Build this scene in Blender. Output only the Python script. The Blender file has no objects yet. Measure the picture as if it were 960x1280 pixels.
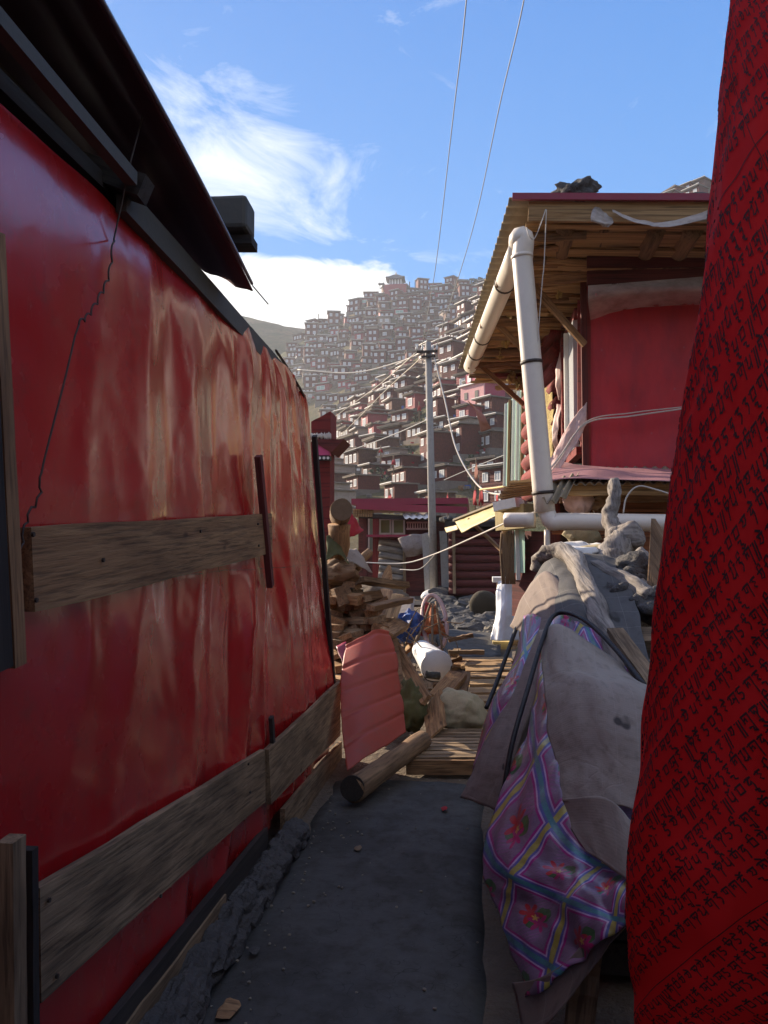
import bpy, math, random
from mathutils import Vector, Matrix, noise
rad = math.radians
rnd = random.Random(11)

# ------------------------------------------------------------------ scene, camera
S = bpy.context.scene
S.render.engine = 'CYCLES'
S.view_settings.view_transform = 'Standard'
S.view_settings.look = 'None'
S.view_settings.exposure = 1.05
S.view_settings.gamma = 1.0
S.cycles.use_denoising = True
S.cycles.max_bounces = 8
S.cycles.diffuse_bounces = 4
S.cycles.glossy_bounces = 3
S.cycles.volume_bounces = 1
S.cycles.transparent_max_bounces = 8
COL = S.collection
F = 1000.0
CAM = Vector((0, 0, 1.55))
YAW, PITCH = rad(6.56), rad(2.86)
RM = Matrix.Rotation(YAW, 3, 'Z') @ Matrix.Rotation(rad(90) + PITCH, 3, 'X')
SUN_AZ, SUN_EL = rad(-55), rad(22)      # azimuth from +y, negative = left


def W(px, py, d):
    v = RM @ Vector(((px - 480) / F, (640 - py) / F, -1))
    return CAM + v * (d / v.y)


def WX(px, py, x):
    v = RM @ Vector(((px - 480) / F, (640 - py) / F, -1))
    return CAM + v * (x / v.x)


cam = bpy.data.cameras.new('camera')
cam.sensor_fit = 'VERTICAL'; cam.sensor_height = 36; cam.sensor_width = 27
cam.lens = F / 1280 * 36
cam.clip_start = 0.05; cam.clip_end = 5000
co = bpy.data.objects.new('camera', cam)
co.location = CAM
co.rotation_euler = (rad(90) + PITCH, 0, YAW)
COL.objects.link(co); S.camera = co


# ------------------------------------------------------------------ node helper
class V:
    def __init__(s, g, o): s.g = g; s.o = o
    def _m(s, op, b=None, c=None): return s.g.math(op, s, b, c)
    def __add__(s, b): return s._m('ADD', b)
    __radd__ = __add__
    def __sub__(s, b): return s._m('SUBTRACT', b)
    def __rsub__(s, b): return s.g.math('SUBTRACT', b, s)
    def __mul__(s, b): return s._m('MULTIPLY', b)
    __rmul__ = __mul__
    def __truediv__(s, b): return s._m('DIVIDE', b)
    def frac(s): return s._m('FRACT')
    def abs(s): return s._m('ABSOLUTE')
    def floor(s): return s._m('FLOOR')
    def sin(s): return s._m('SINE')
    def gt(s, b): return s._m('GREATER_THAN', b)
    def lt(s, b): return s._m('LESS_THAN', b)
    def max(s, b): return s._m('MAXIMUM', b)
    def min(s, b): return s._m('MINIMUM', b)
    def pow(s, b): return s._m('POWER', b)
    def sqrt(s): return s._m('SQRT')


class G:
    """one material"""
    def __init__(s, name, rough=0.8, metallic=0.0, spec=0.5):
        s.mat = bpy.data.materials.new(name); s.mat.use_nodes = True
        s.nt = s.mat.node_tree; s.b = s.nt.nodes['Principled BSDF']
        s.b.inputs['Roughness'].default_value = rough
        s.b.inputs['Metallic'].default_value = metallic
        s.b.inputs['Specular IOR Level'].default_value = spec
    def n(s, t): return s.nt.nodes.new(t)
    def put(s, v, sock):
        if isinstance(v, V): s.nt.links.new(v.o, sock)
        elif v is not None:
            if isinstance(v, (tuple, list)) and len(v) == 3 and len(sock.default_value) == 4: v = (*v, 1)
            sock.default_value = v
    def math(s, op, a, b=None, c=None):
        n = s.n('ShaderNodeMath'); n.operation = op
        s.put(a, n.inputs[0])
        if b is not None: s.put(b, n.inputs[1])
        if c is not None: s.put(c, n.inputs[2])
        return V(s, n.outputs[0])
    def obj(s, scale=(1, 1, 1), random_shift=True):
        t = s.n('ShaderNodeTexCoord'); m = s.n('ShaderNodeMapping'); m.inputs['Scale'].default_value = scale
        if random_shift:
            i = s.n('ShaderNodeObjectInfo'); a = s.n('ShaderNodeVectorMath'); a.operation = 'ADD'
            k = s.math('MULTIPLY', V(s, i.outputs['Random']), 37.0)
            s.nt.links.new(t.outputs['Object'], a.inputs[0]); s.nt.links.new(k.o, a.inputs[1])
            s.nt.links.new(a.outputs[0], m.inputs[0])
        else: s.nt.links.new(t.outputs['Object'], m.inputs[0])
        return V(s, m.outputs[0])
    def uv(s, scale=(1, 1, 1)):
        t = s.n('ShaderNodeTexCoord'); m = s.n('ShaderNodeMapping'); m.inputs['Scale'].default_value = scale
        s.nt.links.new(t.outputs['UV'], m.inputs[0]); return V(s, m.outputs[0])
    def xyz(s, v):
        n = s.n('ShaderNodeSeparateXYZ'); s.put(v, n.inputs[0]); return [V(s, o) for o in n.outputs]
    def vec(s, x, y, z=0.0):
        n = s.n('ShaderNodeCombineXYZ'); s.put(x, n.inputs[0]); s.put(y, n.inputs[1]); s.put(z, n.inputs[2]); return V(s, n.outputs[0])
    def noise(s, v, scale, detail=4, rough=0.55, dist=0.0, color=False):
        n = s.n('ShaderNodeTexNoise'); s.put(v, n.inputs['Vector']); n.inputs['Scale'].default_value = scale
        n.inputs['Detail'].default_value = detail; n.inputs['Roughness'].default_value = rough; n.inputs['Distortion'].default_value = dist
        return V(s, n.outputs[1 if color else 0])
    def vor(s, v, scale, feature='F1', out=0):
        n = s.n('ShaderNodeTexVoronoi'); n.feature = feature; s.put(v, n.inputs['Vector']); n.inputs['Scale'].default_value = scale
        return V(s, n.outputs[out])
    def rand(s):
        i = s.n('ShaderNodeObjectInfo'); return V(s, i.outputs['Random'])
    def ramp(s, f, stops):
        n = s.n('ShaderNodeValToRGB'); s.put(f, n.inputs[0]); e = n.color_ramp.elements
        while len(e) < len(stops): e.new(0.5)
        for k, (p, c) in enumerate(stops):
            if not isinstance(c, (tuple, list)): c = (c, c, c)
            e[k].position = p; e[k].color = (*c, 1)
        return V(s, n.outputs[0])
    def mix(s, f, a, b):
        n = s.n('ShaderNodeMix'); n.data_type = 'RGBA'
        s.put(f, n.inputs[0]); s.put(a, n.inputs[6]); s.put(b, n.inputs[7]); return V(s, n.outputs[2])
    def bump(s, h, strength=0.5, dist=0.01, sock='Normal'):
        n = s.n('ShaderNodeBump'); n.inputs['Strength'].default_value = strength; n.inputs['Distance'].default_value = dist
        s.put(h, n.inputs['Height']); s.nt.links.new(n.outputs[0], s.b.inputs[sock])
    def col(s, v): s.put(v, s.b.inputs['Base Color'])
    def rough(s, v): s.put(v, s.b.inputs['Roughness'])


def wood(name, light, dark, grain=22, stretch=0.06, rough=0.85, bump=0.6, stain=0.5, dist=0.004):
    g = G(name, rough)
    o = g.obj((stretch, 1, 1))
    a = g.noise(o, grain, 6, 0.65, 0.6); b = g.noise(g.obj((0.35, 1, 1)), 5, 4, 0.6)
    f = g.noise(g.obj((stretch * 0.5, 1, 1)), grain * 4, 3, 0.6)
    c = g.ramp(a, [(0.32, dark), (0.62, light)])
    c = g.mix(g.ramp(b, [(0.45, 0.0), (0.72, stain)]), c, tuple(x * 0.4 for x in dark))
    r = g.rand()
    c = g.mix(r * 0.35, c, dark)
    crack = g.ramp(f, [(0.36, 0.3), (0.5, 1.0)])
    kn = g.vor(g.obj((0.45, 1, 1)), 4.5, 'F1', 0); c = g.mix(g.ramp(kn, [(0.03, 0.8), (0.07, 0.0)]), c, tuple(x * 0.35 for x in dark))
    m = g.n('ShaderNodeMix'); m.data_type = 'RGBA'; m.blend_type = 'MULTIPLY'; m.inputs[0].default_value = 0.7
    g.put(c, m.inputs[6]); g.put(crack, m.inputs[7]); g.col(V(g, m.outputs[2]))
    g.bump(a + f * 0.6, bump, dist)
    return g.mat


def plain(name, c, rough=0.8, vary=0.35, scale=6, bump=0.2, metallic=0.0, dirt=(0.1, 0.08, 0.06), dirtf=0.3, spec=0.5, dist=0.01):
    g = G(name, rough, metallic, spec)
    o = g.obj()
    a = g.noise(o, scale, 5, 0.6); b = g.noise(o, scale * 4.3, 4, 0.65)
    c2 = tuple(x * (1 - vary) for x in c)
    k = g.mix(a, c2, tuple(min(1, x * (1 + vary * 0.4)) for x in c))
    k = g.mix(g.ramp(b, [(0.5, 0.0), (0.72, dirtf)]), k, dirt)
    g.col(k); g.bump(b + a, bump, dist)
    return g.mat


M = {}
M['plank_tan'] = wood('tan_plank', (0.46, 0.27, 0.125), (0.2, 0.1, 0.042), 26, 0.09, stain=0.6, bump=0.9)
M['plank_eave'] = wood('eave_plank', (0.58, 0.38, 0.18), (0.28, 0.155, 0.06), 14, stain=0.3)
M['plank_grey'] = wood('grey_plank', (0.42, 0.29, 0.165), (0.14, 0.088, 0.045), 24, 0.09, stain=0.75, bump=0.9)
M['log_grey'] = wood('weathered_log', (0.40, 0.36, 0.31), (0.17, 0.14, 0.12), 16, 0.1, stain=0.5, bump=1.0, dist=0.012)
M['log_brown'] = wood('brown_log', (0.34, 0.21, 0.11), (0.15, 0.085, 0.042), 14, 0.1, stain=0.4, bump=0.8, dist=0.008)
M['log_end'] = plain('sawn_log_end', (0.035, 0.028, 0.022), 0.9, 0.5, 25)
M['maroon_wood'] = wood('maroon_painted_wood', (0.17, 0.035, 0.028), (0.075, 0.014, 0.012), 18, stain=0.35, bump=0.4)
M['red_wood'] = wood('red_painted_wood', (0.26, 0.03, 0.025), (0.13, 0.015, 0.012), 14, stain=0.2, bump=0.4)
M['dark_wood'] = wood('dark_wood', (0.06, 0.05, 0.042), (0.02, 0.016, 0.013), 14, stain=0.4, bump=0.5)
M['brick_wood'] = wood('reddish_boards', (0.5, 0.2, 0.085), (0.24, 0.08, 0.03), 12, stain=0.5, bump=0.6)
M['pvc'] = plain('white_pvc', (0.78, 0.71, 0.61), 0.38, 0.08, 3, 0.05, dirtf=0.12, dirt=(0.4, 0.33, 0.24))
M['black_rubber'] = plain('black_rubber', (0.012, 0.012, 0.013), 0.55, 0.2, 10)
M['dark_metal'] = plain('rusty_wire', (0.045, 0.03, 0.022), 0.6, 0.4, 30)
M['white_cord'] = plain('white_cord', (0.62, 0.57, 0.5), 0.7, 0.2, 30)
M['grey_cable'] = plain('grey_cable', (0.3, 0.3, 0.3), 0.6, 0.2, 30)
M['rubble'] = plain('rubble_stone', (0.1, 0.095, 0.09), 0.95, 0.55, 3, 0.9, dist=0.04)
M['boulder'] = plain('dark_boulder', (0.09, 0.085, 0.08), 0.85, 0.55, 7, 0.8, dist=0.03)
M['pale_rock'] = plain('pale_rock', (0.33, 0.29, 0.22), 0.95, 0.5, 8, 0.9, dist=0.03)
M['pole'] = plain('concrete_pole', (0.36, 0.34, 0.31), 0.85, 0.25, 4, 0.3)
M['white_paint'] = plain('white_paint', (0.78, 0.77, 0.73), 0.5, 0.1, 5, 0.1, dirtf=0.2, dirt=(0.4, 0.36, 0.3))
M['white_plastic'] = plain('white_plastic', (0.82, 0.84, 0.86), 0.35, 0.05, 3, 0.03, dirtf=0.05)
M['yellow_sheet'] = plain('yellow_sheet', (0.62, 0.48, 0.2), 0.6, 0.25, 4, 0.15, dirtf=0.35)
M['red_sheet'] = plain('faded_red_sheet', (0.40, 0.06, 0.032), 0.55, 0.25, 3, 0.15, dirtf=0.35, dirt=(0.2, 0.09, 0.06))
M['crimson_metal'] = plain('crimson_metal', (0.28, 0.02, 0.05), 0.45, 0.2, 4, 0.08, dirtf=0.15)
M['corrugated'] = plain('dusty_corrugated_sheet', (0.34, 0.28, 0.19), 0.75, 0.35, 5, 0.3)
M['purple_metal'] = plain('dark_purple_roof_sheet', (0.11, 0.03, 0.045), 0.5, 0.3, 3, 0.05, dirtf=0.1)
M['edge_metal'] = plain('steel_edge', (0.3, 0.31, 0.36), 0.35, 0.15, 8, 0.05, metallic=0.6)
M['beam_dark'] = plain('grey_green_beam', (0.08, 0.08, 0.068), 0.7, 0.3, 6, 0.2)
M['red_cloth'] = plain('red_cloth', (0.4, 0.02, 0.03), 0.85, 0.25, 8, 0.2, dirtf=0.1)
M['orange_cloth'] = plain('orange_brown_cloth', (0.45, 0.13, 0.035), 0.85, 0.4, 9, 0.3)
M['faded_flag'] = plain('faded_prayer_cloth', (0.4, 0.16, 0.11), 0.85, 0.3, 6, 0.3)
M['blue_plastic'] = plain('blue_plastic', (0.03, 0.1, 0.38), 0.4, 0.25, 6, 0.2)
M['pink_paint'] = plain('pink_paint', (0.6, 0.08, 0.2), 0.6, 0.2, 5, 0.1)
M['black_paint'] = plain('black_paint', (0.015, 0.015, 0.015), 0.6, 0.2, 5, 0.1)
M['sack_pale'] = plain('pale_sack', (0.45, 0.38, 0.24), 0.9, 0.35, 5, 0.4, dirtf=0.5, dirt=(0.16, 0.19, 0.08))
M['sack_green'] = plain('dark_green_sack', (0.1, 0.1, 0.035), 0.9, 0.4, 6, 0.4)
M['stick'] = plain('dry_stick', (0.24, 0.165, 0.1), 0.9, 0.3, 20)
M['fringe'] = plain('yellow_straw_insulation', (0.55, 0.42, 0.16), 0.9, 0.4, 12, 0.8, dist=0.03)
M['plaster'] = plain('pinkish_lining_sheet', (0.62, 0.42, 0.38), 0.6, 0.25, 5, 0.2)
M['pink_film'] = plain('faded_pink_plastic', (0.5, 0.26, 0.27), 0.5, 0.3, 5, 0.15)
M['cut_end'] = plain('brown_cut_end', (0.2, 0.14, 0.085), 0.9, 0.4, 20, 0.5)
M['basket'] = plain('dark_woven_basket', (0.06, 0.045, 0.025), 0.9, 0.3, 30, 0.6)
M['earth'] = plain('dark_earth', (0.17, 0.13, 0.09), 0.97, 0.5, 4, 0.8, dist=0.04)
M['house_wood'] = wood('far_house_maroon_logs', (0.2, 0.045, 0.03), (0.085, 0.018, 0.014), 3, 0.15, stain=0.3, bump=0.3)
M['house_brown'] = wood('far_house_brown_logs', (0.2, 0.09, 0.055), (0.09, 0.036, 0.024), 3, 0.15, stain=0.4, bump=0.3)
M['house_red'] = plain('far_house_red_sheet', (0.34, 0.05, 0.06), 0.7, 0.25, 0.6, 0.1)
M['house_roof'] = plain('far_house_earth_roof', (0.26, 0.22, 0.18), 0.95, 0.4, 0.8, 0.5, dirtf=0.5)
M['house_stone'] = plain('far_terrace_stone', (0.24, 0.2, 0.165), 0.95, 0.45, 1.2, 0.8, dist=0.15)
M['leaf'] = plain('dark_green_leaves', (0.06, 0.075, 0.035), 0.9, 0.4, 1.0, 0.1)
M['bark'] = plain('bark', (0.1, 0.075, 0.055), 0.9, 0.4, 4, 0.5)


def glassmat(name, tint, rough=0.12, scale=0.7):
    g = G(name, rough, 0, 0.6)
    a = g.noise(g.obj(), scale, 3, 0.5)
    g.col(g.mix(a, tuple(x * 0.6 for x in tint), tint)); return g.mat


M['pane_pale'] = glassmat('sky_reflection_pane', (0.62, 0.64, 0.66), 0.2)  # pale base colour stands in for sky reflected in the glass
M['pane_green'] = glassmat('green_curtain_pane', (0.3, 0.36, 0.16), 0.15, 3)
M['pane_aqua'] = glassmat('greenish_glass', (0.4, 0.6, 0.5), 0.15, 1.2)


def vinyl_mat():
    g = G('glossy_red_vinyl', 0.3, 0, 0.8); g.b.inputs['Coat Weight'].default_value = 0.6; g.b.inputs['Coat Roughness'].default_value = 0.12
    o = g.obj((1, 1, 1), False)
    a = g.noise(o, 2.2, 5, 0.6); b = g.noise(g.obj((1, 1, 0.25), False), 9, 5, 0.6); c = g.noise(o, 60, 3, 0.6)
    k = g.mix(a, (0.42, 0.008, 0.012), (0.56, 0.02, 0.02))
    k = g.mix(g.ramp(b, [(0.52, 0.0), (0.76, 0.25)]), k, (0.4, 0.07, 0.055))
    sc = g.noise(g.obj((1, 3.0, 0.7), False), 28, 5, 0.75); ds = g.noise(o, 5.5, 6, 0.75)
    k = g.mix(g.ramp(sc, [(0.62, 0.0), (0.70, 0.3)]), k, (0.5, 0.2, 0.17))
    k = g.mix(g.ramp(ds, [(0.52, 0.0), (0.7, 0.45)]), k, (0.2, 0.05, 0.04))
    zc = g.xyz(o)[2]; yc = g.xyz(o)[1]
    seam = (zc - 1.455 - g.noise(o, 3) * 0.02).abs().lt(0.003) + (yc - 1.75 + zc * 0.03).abs().lt(0.0025)
    k = g.mix(seam * 0.6, k, (0.14, 0.02, 0.02))
    g.col(k); g.rough(g.ramp(g.noise(o, 3.5, 4), [(0.3, 0.18), (0.7, 0.34)]))
    g.bump(b * 0.35 + c * 0.06 + ds * 0.12, 0.3, 0.010)
    return g.mat


M['vinyl'] = vinyl_mat()


def tarp_wall_mat():
    g = G('crimson_tarpaulin', 0.5, 0, 0.4)
    o = g.obj((1, 1, 1), False); a = g.noise(o, 1.3, 4, 0.55); b = g.noise(g.obj((1, 1, 0.4), False), 6, 5, 0.6)
    sp = g.vor(o, 7, 'F1', 0)
    k = g.mix(a, (0.46, 0.016, 0.026), (0.6, 0.032, 0.04))
    k = g.mix(g.ramp(b, [(0.45, 0.0), (0.75, 0.55)]), k, (0.2, 0.02, 0.035))
    k = g.mix(g.ramp(sp, [(0.05, 0.35), (0.09, 0.0)]), k, (0.38, 0.13, 0.16))
    g.col(k); g.bump(a * 1.5 + b * 0.5, 0.5, 0.03); return g.mat


M['crimson_tarp'] = tarp_wall_mat()


def tarp_grey_mat(name, c, warm):
    g = G(name, 0.8, 0, 0.3)
    u = g.uv(); x, y, _ = g.xyz(u)
    weave = ((x * 260).sin().abs() + (y * 260).sin().abs()) * 0.5
    line = ((x * 9).frac() - 0.5).abs().gt(0.485) + ((y * 9).frac() - 0.5).abs().gt(0.485)
    a = g.noise(u, 3, 6, 0.6); b = g.noise(u, 14, 5, 0.65)
    k = g.mix(a, c, warm)
    k = g.mix(g.ramp(b, [(0.5, 0.0), (0.7, 0.5)]), k, tuple(v * 0.5 for v in warm))
    k = g.mix(line * 0.12, k, (0.5, 0.48, 0.45))
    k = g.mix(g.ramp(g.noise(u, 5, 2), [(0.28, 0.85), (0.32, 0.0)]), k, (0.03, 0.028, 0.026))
    cz = (g.noise(u, 2.6, 2, 0.5, 0.6) - 0.5).abs().min(0.03) * 24
    g.col(k); g.bump(a * 1.5 + b * 0.25 + cz * 0.2 + weave * 0.05, 0.45, 0.010)
    return g.mat


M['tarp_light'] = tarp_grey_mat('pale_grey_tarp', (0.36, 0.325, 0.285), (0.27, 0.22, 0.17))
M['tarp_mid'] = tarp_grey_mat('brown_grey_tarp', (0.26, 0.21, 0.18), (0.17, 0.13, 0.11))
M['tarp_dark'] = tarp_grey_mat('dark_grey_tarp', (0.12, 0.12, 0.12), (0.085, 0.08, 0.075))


def oilcloth():
    g = G('flowered_oilcloth', 0.28, 0, 0.6)
    u = g.uv((1, 1, 1)); x, y, _ = g.xyz(u)
    n = g.noise(u, 2, 2); x = x + n * 0.05; y = y + n * 0.04
    P = 1 / 0.40
    p = (x + y * 0.8) * P; q = (x - y * 0.8) * P
    dp = (p.frac() - 0.5).abs(); dq = (q.frac() - 0.5).abs()      # 0.5 at cell edges
    e = dp.max(dq)
    base = g.mix(g.noise(u, 4, 3), (0.17, 0.1, 0.19), (0.25, 0.18, 0.24))
    hatch = ((y * 60).frac()).lt(0.4) * dp.lt(0.2)
    k = g.mix(hatch * 0.3, base, (0.4, 0.1, 0.35))
    k = g.mix(e.gt(0.36), k, (0.35, 0.02, 0.2))
    k = g.mix(e.gt(0.395), k, (0.5, 0.35, 0.55))
    k = g.mix(e.gt(0.42), k, (0.10, 0.11, 0.34))
    k = g.mix(dp.gt(0.455), k, (0.42, 0.36, 0.08))
    k = g.mix(dq.gt(0.46), k, (0.06, 0.22, 0.25))
    # lilies: star shaped blobs in cell centres
    cx = p.frac() - 0.5; cy = q.frac() - 0.5
    for (ox, oy, R, c, kk, ph) in ((0.07, 0.03, 0.21, (0.05, 0.14, 0.05), 2, 0.6), (-0.06, 0.02, 0.17, (0.5, 0.02, 0.03), 6, 0.3), (0.1, -0.04, 0.15, (0.42, 0.02, 0.14), 6, 1.1), (0.02, 0.0, 0.05, (0.6, 0.4, 0.08), 5, 0)):
        ax = cx - ox; ay = cy - oy
        r = (ax * ax + ay * ay).sqrt(); th = g.math('ARCTAN2', ay, ax)
        st = ((th * (kk * 0.5) + ph).sin().abs().pow(1.3)) * 0.8 + 0.28
        wob = g.noise(u, 26, 2) * 0.5 + 0.75
        k = g.mix(r.lt(st * wob * R), k, c)
    g.col(g.mix(g.ramp(g.noise(u, 6, 6, 0.7), [(0.42, 0), (0.7, 0.6)]), k, (0.1, 0.075, 0.08)))
    g.bump(g.noise(u, 9, 5), 0.5, 0.012)
    return g.mat


M['oilcloth'] = oilcloth()


def flagmat():
    g = G('crimson_prayer_cloth', 0.75, 0, 0.3)
    u = g.uv(); x, y, _ = g.xyz(u)
    a = g.noise(u, 4, 4, 0.55)
    weave = (x * 2600).sin() * (y * 2600).sin()
    g.col(g.mix(a, (0.74, 0.012, 0.016), (0.9, 0.03, 0.03)))
    g.bump(a * 2 + weave * 0.04 + g.noise(u, 40, 3) * 0.3, 0.4, 0.006)
    # thin cloth lets light through
    tr = g.n('ShaderNodeBsdfTranslucent'); tr.inputs[0].default_value = (0.9, 0.015, 0.02, 1)
    mx = g.n('ShaderNodeMixShader'); mx.inputs[0].default_value = 0.42
    out = g.nt.nodes['Material Output']
    g.nt.links.new(g.b.outputs[0], mx.inputs[1]); g.nt.links.new(tr.outputs[0], mx.inputs[2]); g.nt.links.new(mx.outputs[0], out.inputs[0])
    return g.mat


M['flag'] = flagmat()
M['ink'] = plain('black_print_ink', (0.035, 0.006, 0.008), 0.8, 0.2, 30, 0.05, dirtf=0.0)


def filmmat():
    g = G('cloudy_plastic_film', 0.35, 0, 0.5)
    a = g.noise(g.obj((1, 1, 3)), 5, 5, 0.6)
    g.col(g.mix(a, (0.4, 0.36, 0.34), (0.66, 0.62, 0.58)))
    g.put(g.ramp(a, [(0.3, 0.35), (0.7, 0.7)]), g.b.inputs['Alpha'])
    g.bump(a, 0.5, 0.02); return g.mat


M['film'] = filmmat()


def concrete():
    g = G('worn_concrete', 0.8, 0, 0.35)
    o = g.obj((1, 1, 1), False)
    a = g.noise(o, 1.6, 6, 0.6); b = g.noise(o, 9, 6, 0.7); c = g.noise(o, 90, 3, 0.7); cr = g.vor(g.noise(o, 2.2, 3, 0.6, 0, True), 4, 'DISTANCE_TO_EDGE', 0)
    k = g.mix(a, (0.055, 0.054, 0.05), (0.1, 0.096, 0.086))
    k = g.mix(g.ramp(b, [(0.5, 0), (0.68, 0.6)]), k, (0.045, 0.036, 0.028))
    k = g.mix(g.ramp(g.noise(o, 0.9, 5, 0.7), [(0.48, 0.0), (0.56, 0.55)]), k, (0.04, 0.036, 0.03))
    k = g.mix(g.ramp(g.noise(o, 34, 3, 0.8), [(0.64, 0.0), (0.7, 0.4)]), k, (0.14, 0.13, 0.11))
    k = g.mix(g.ramp(cr, [(0.0, 0.8), (0.006, 0.0)]), k, (0.018, 0.015, 0.013))
    g.col(k); g.bump(a * 2 + b + c * 0.1, 0.45, 0.012)
    g.rough(g.ramp(b, [(0.3, 0.62), (0.7, 0.9)]))
    return g.mat


M['concrete'] = concrete()


def hillmat():
    g = G('dry_grass_and_soil', 0.97, 0, 0.1)
    o = g.obj((1, 1, 1), False)
    a = g.noise(o, 0.045, 6, 0.65); b = g.noise(o, 0.5, 6, 0.7); c = g.noise(o, 3.5, 4, 0.7)
    k = g.mix(g.ramp(a, [(0.4, 0), (0.62, 1)]), (0.085, 0.095, 0.04), (0.22, 0.16, 0.09))
    k = g.mix(g.ramp(b, [(0.45, 0), (0.65, 0.7)]), k, (0.065, 0.055, 0.035))
    k = g.mix(g.ramp(c, [(0.55, 0), (0.75, 0.35)]), k, (0.3, 0.26, 0.2))
    g.col(k); g.bump(b * 2 + c, 0.9, 0.4)
    return g.mat


M['hill'] = hillmat()


# ------------------------------------------------------------------ mesh helpers
WM = {}


def tag(o, label=None, cat=None, group=None, kind=None):
    if label: o['label'] = label
    if cat: o['category'] = cat
    if group: o['group'] = group
    if kind: o['kind'] = kind
    return o


def thing(name, label, cat, loc, group=None, rz=0.0):
    o = bpy.data.objects.new(name, None); COL.objects.link(o)
    o.empty_display_size = 0.1
    o.location = loc; o.rotation_euler = (0, 0, rz)
    WM[o.name] = Matrix.Translation(Vector(loc)) @ Matrix.Rotation(rz, 4, 'Z')
    return tag(o, label, cat, group)


def frame(origin, x=None, up=Vector((0, 0, 1))):
    if x is None: return Matrix.Translation(origin)
    x = Vector(x).normalized()
    if abs(x.dot(up)) > 0.97: up = Vector((0, 1, 0))
    z = (up - x * up.dot(x)).normalized(); y = z.cross(x)
    m = Matrix((x, y, z)).transposed().to_4x4(); m.translation = origin
    return m


def mesh(name, vf, mat, parent=None, mtx=None, smooth=False, uvs=None, solid=0.0, bevel=0.0, local=False, idx=None):
    """vf = (verts, faces) in world space unless local"""
    v, f = vf
    v = [Vector(p) for p in v]
    if mtx is None:
        c = sum(v, Vector()) / len(v); c.z = min(p.z for p in v); mtx = Matrix.Translation(c)
    if not local:
        inv = mtx.inverted(); v = [inv @ p for p in v]
    me = bpy.data.meshes.new(name); me.from_pydata([tuple(p) for p in v], [], f)
    for m in (mat if isinstance(mat, (list, tuple)) else [mat]): me.materials.append(m if not isinstance(m, str) else M[m])
    if idx:
        for p, k in zip(me.polygons, idx): p.material_index = k
    if smooth:
        for p in me.polygons: p.use_smooth = True
    if uvs:
        l = me.uv_layers.new(name='uv')
        for p in me.polygons:
            for li in p.loop_indices: l.data[li].uv = uvs[me.loops[li].vertex_index]
    me.update()
    o = bpy.data.objects.new(name, me); COL.objects.link(o)
    if parent is not None:
        o.parent = parent; o.matrix_basis = WM[parent.name].inverted() @ mtx
    else: o.matrix_basis = mtx
    WM[o.name] = mtx.copy()
    if solid:
        s = o.modifiers.new('solid', 'SOLIDIFY'); s.thickness = solid; s.offset = 0
    if bevel:
        b = o.modifiers.new('bevel', 'BEVEL'); b.width = bevel; b.segments = 2; b.limit_method = 'ANGLE'
    return o


def join(*parts):
    V_, F_ = [], []
    for v, f in parts:
        k = len(V_); V_ += list(v); F_ += [tuple(i + k for i in q) for q in f]
    return V_, F_


def box(c, s, mtx=None):
    c = Vector(c); v = []
    for dz in (-.5, .5):
        for dx, dy in ((-.5, -.5), (.5, -.5), (.5, .5), (-.5, .5)):
            p = Vector((dx * s[0], dy * s[1], dz * s[2]))
            if mtx is not None: p = mtx @ p
            v.append(c + p)
    return v, [(0, 3, 2, 1), (4, 5, 6, 7), (0, 1, 5, 4), (1, 2, 6, 5), (2, 3, 7, 6), (3, 0, 4, 7)]


def span(a, b):
    a, b = Vector(a), Vector(b)
    return box((a + b) / 2, [abs(x) for x in (b - a)])


def slabv(a, b, c, d, th, n=10, jit=0.0, seed=0):
    """a-b top edge, d-c bottom edge; thickness vector th; jagged edges"""
    r = random.Random(seed); v = []; f = []
    a, b, c, d, th = map(Vector, (a, b, c, d, th))
    for i in range(n + 1):
        t = i / n
        p = a.lerp(b, t); q = d.lerp(c, t); w = (p - q).normalized()
        j1 = (noise.noise(Vector((t * 5 + seed, seed * 1.7, 0))) * jit + r.uniform(-.3, .3) * jit)
        j2 = (noise.noise(Vector((t * 5 + seed, seed * 1.7, 9))) * jit + r.uniform(-.3, .3) * jit)
        p = p + w * j1; q = q + w * j2
        v += [p, q, q + th, p + th]
    for i in range(n):
        k = 4 * i
        for j in range(4):
            f.append((k + j, k + (j + 1) % 4, k + 4 + (j + 1) % 4, k + 4 + j))
    f += [(3, 2, 1, 0), (4 * n, 4 * n + 1, 4 * n + 2, 4 * n + 3)]
    return v, f


def board(name, a, b, c, d, th, mat, parent=None, jit=0.004, seed=None, **kw):
    seed = rnd.random() * 50 if seed is None else seed
    return mesh(name, slabv(a, b, c, d, th, jit=jit, seed=seed), mat, parent, frame(Vector(a), Vector(b) - Vector(a)), **kw)


def beam(name, a, b, w, h, mat, parent=None, jit=0.003, up=Vector((0, 0, 1)), seed=None, **kw):
    """rectangular beam from a to b, width w (horizontal), height h"""
    a, b = Vector(a), Vector(b); m = frame(a, b - a, up); L = (b - a).length
    seed = rnd.random() * 50 if seed is None else seed
    v, f = slabv((0, w / 2, h / 2), (L, w / 2, h / 2), (L, w / 2, -h / 2), (0, w / 2, -h / 2), (0, -w, 0), 10, jit, seed)
    return mesh(name, (v, f), mat, parent, m, local=True, **kw)


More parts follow.
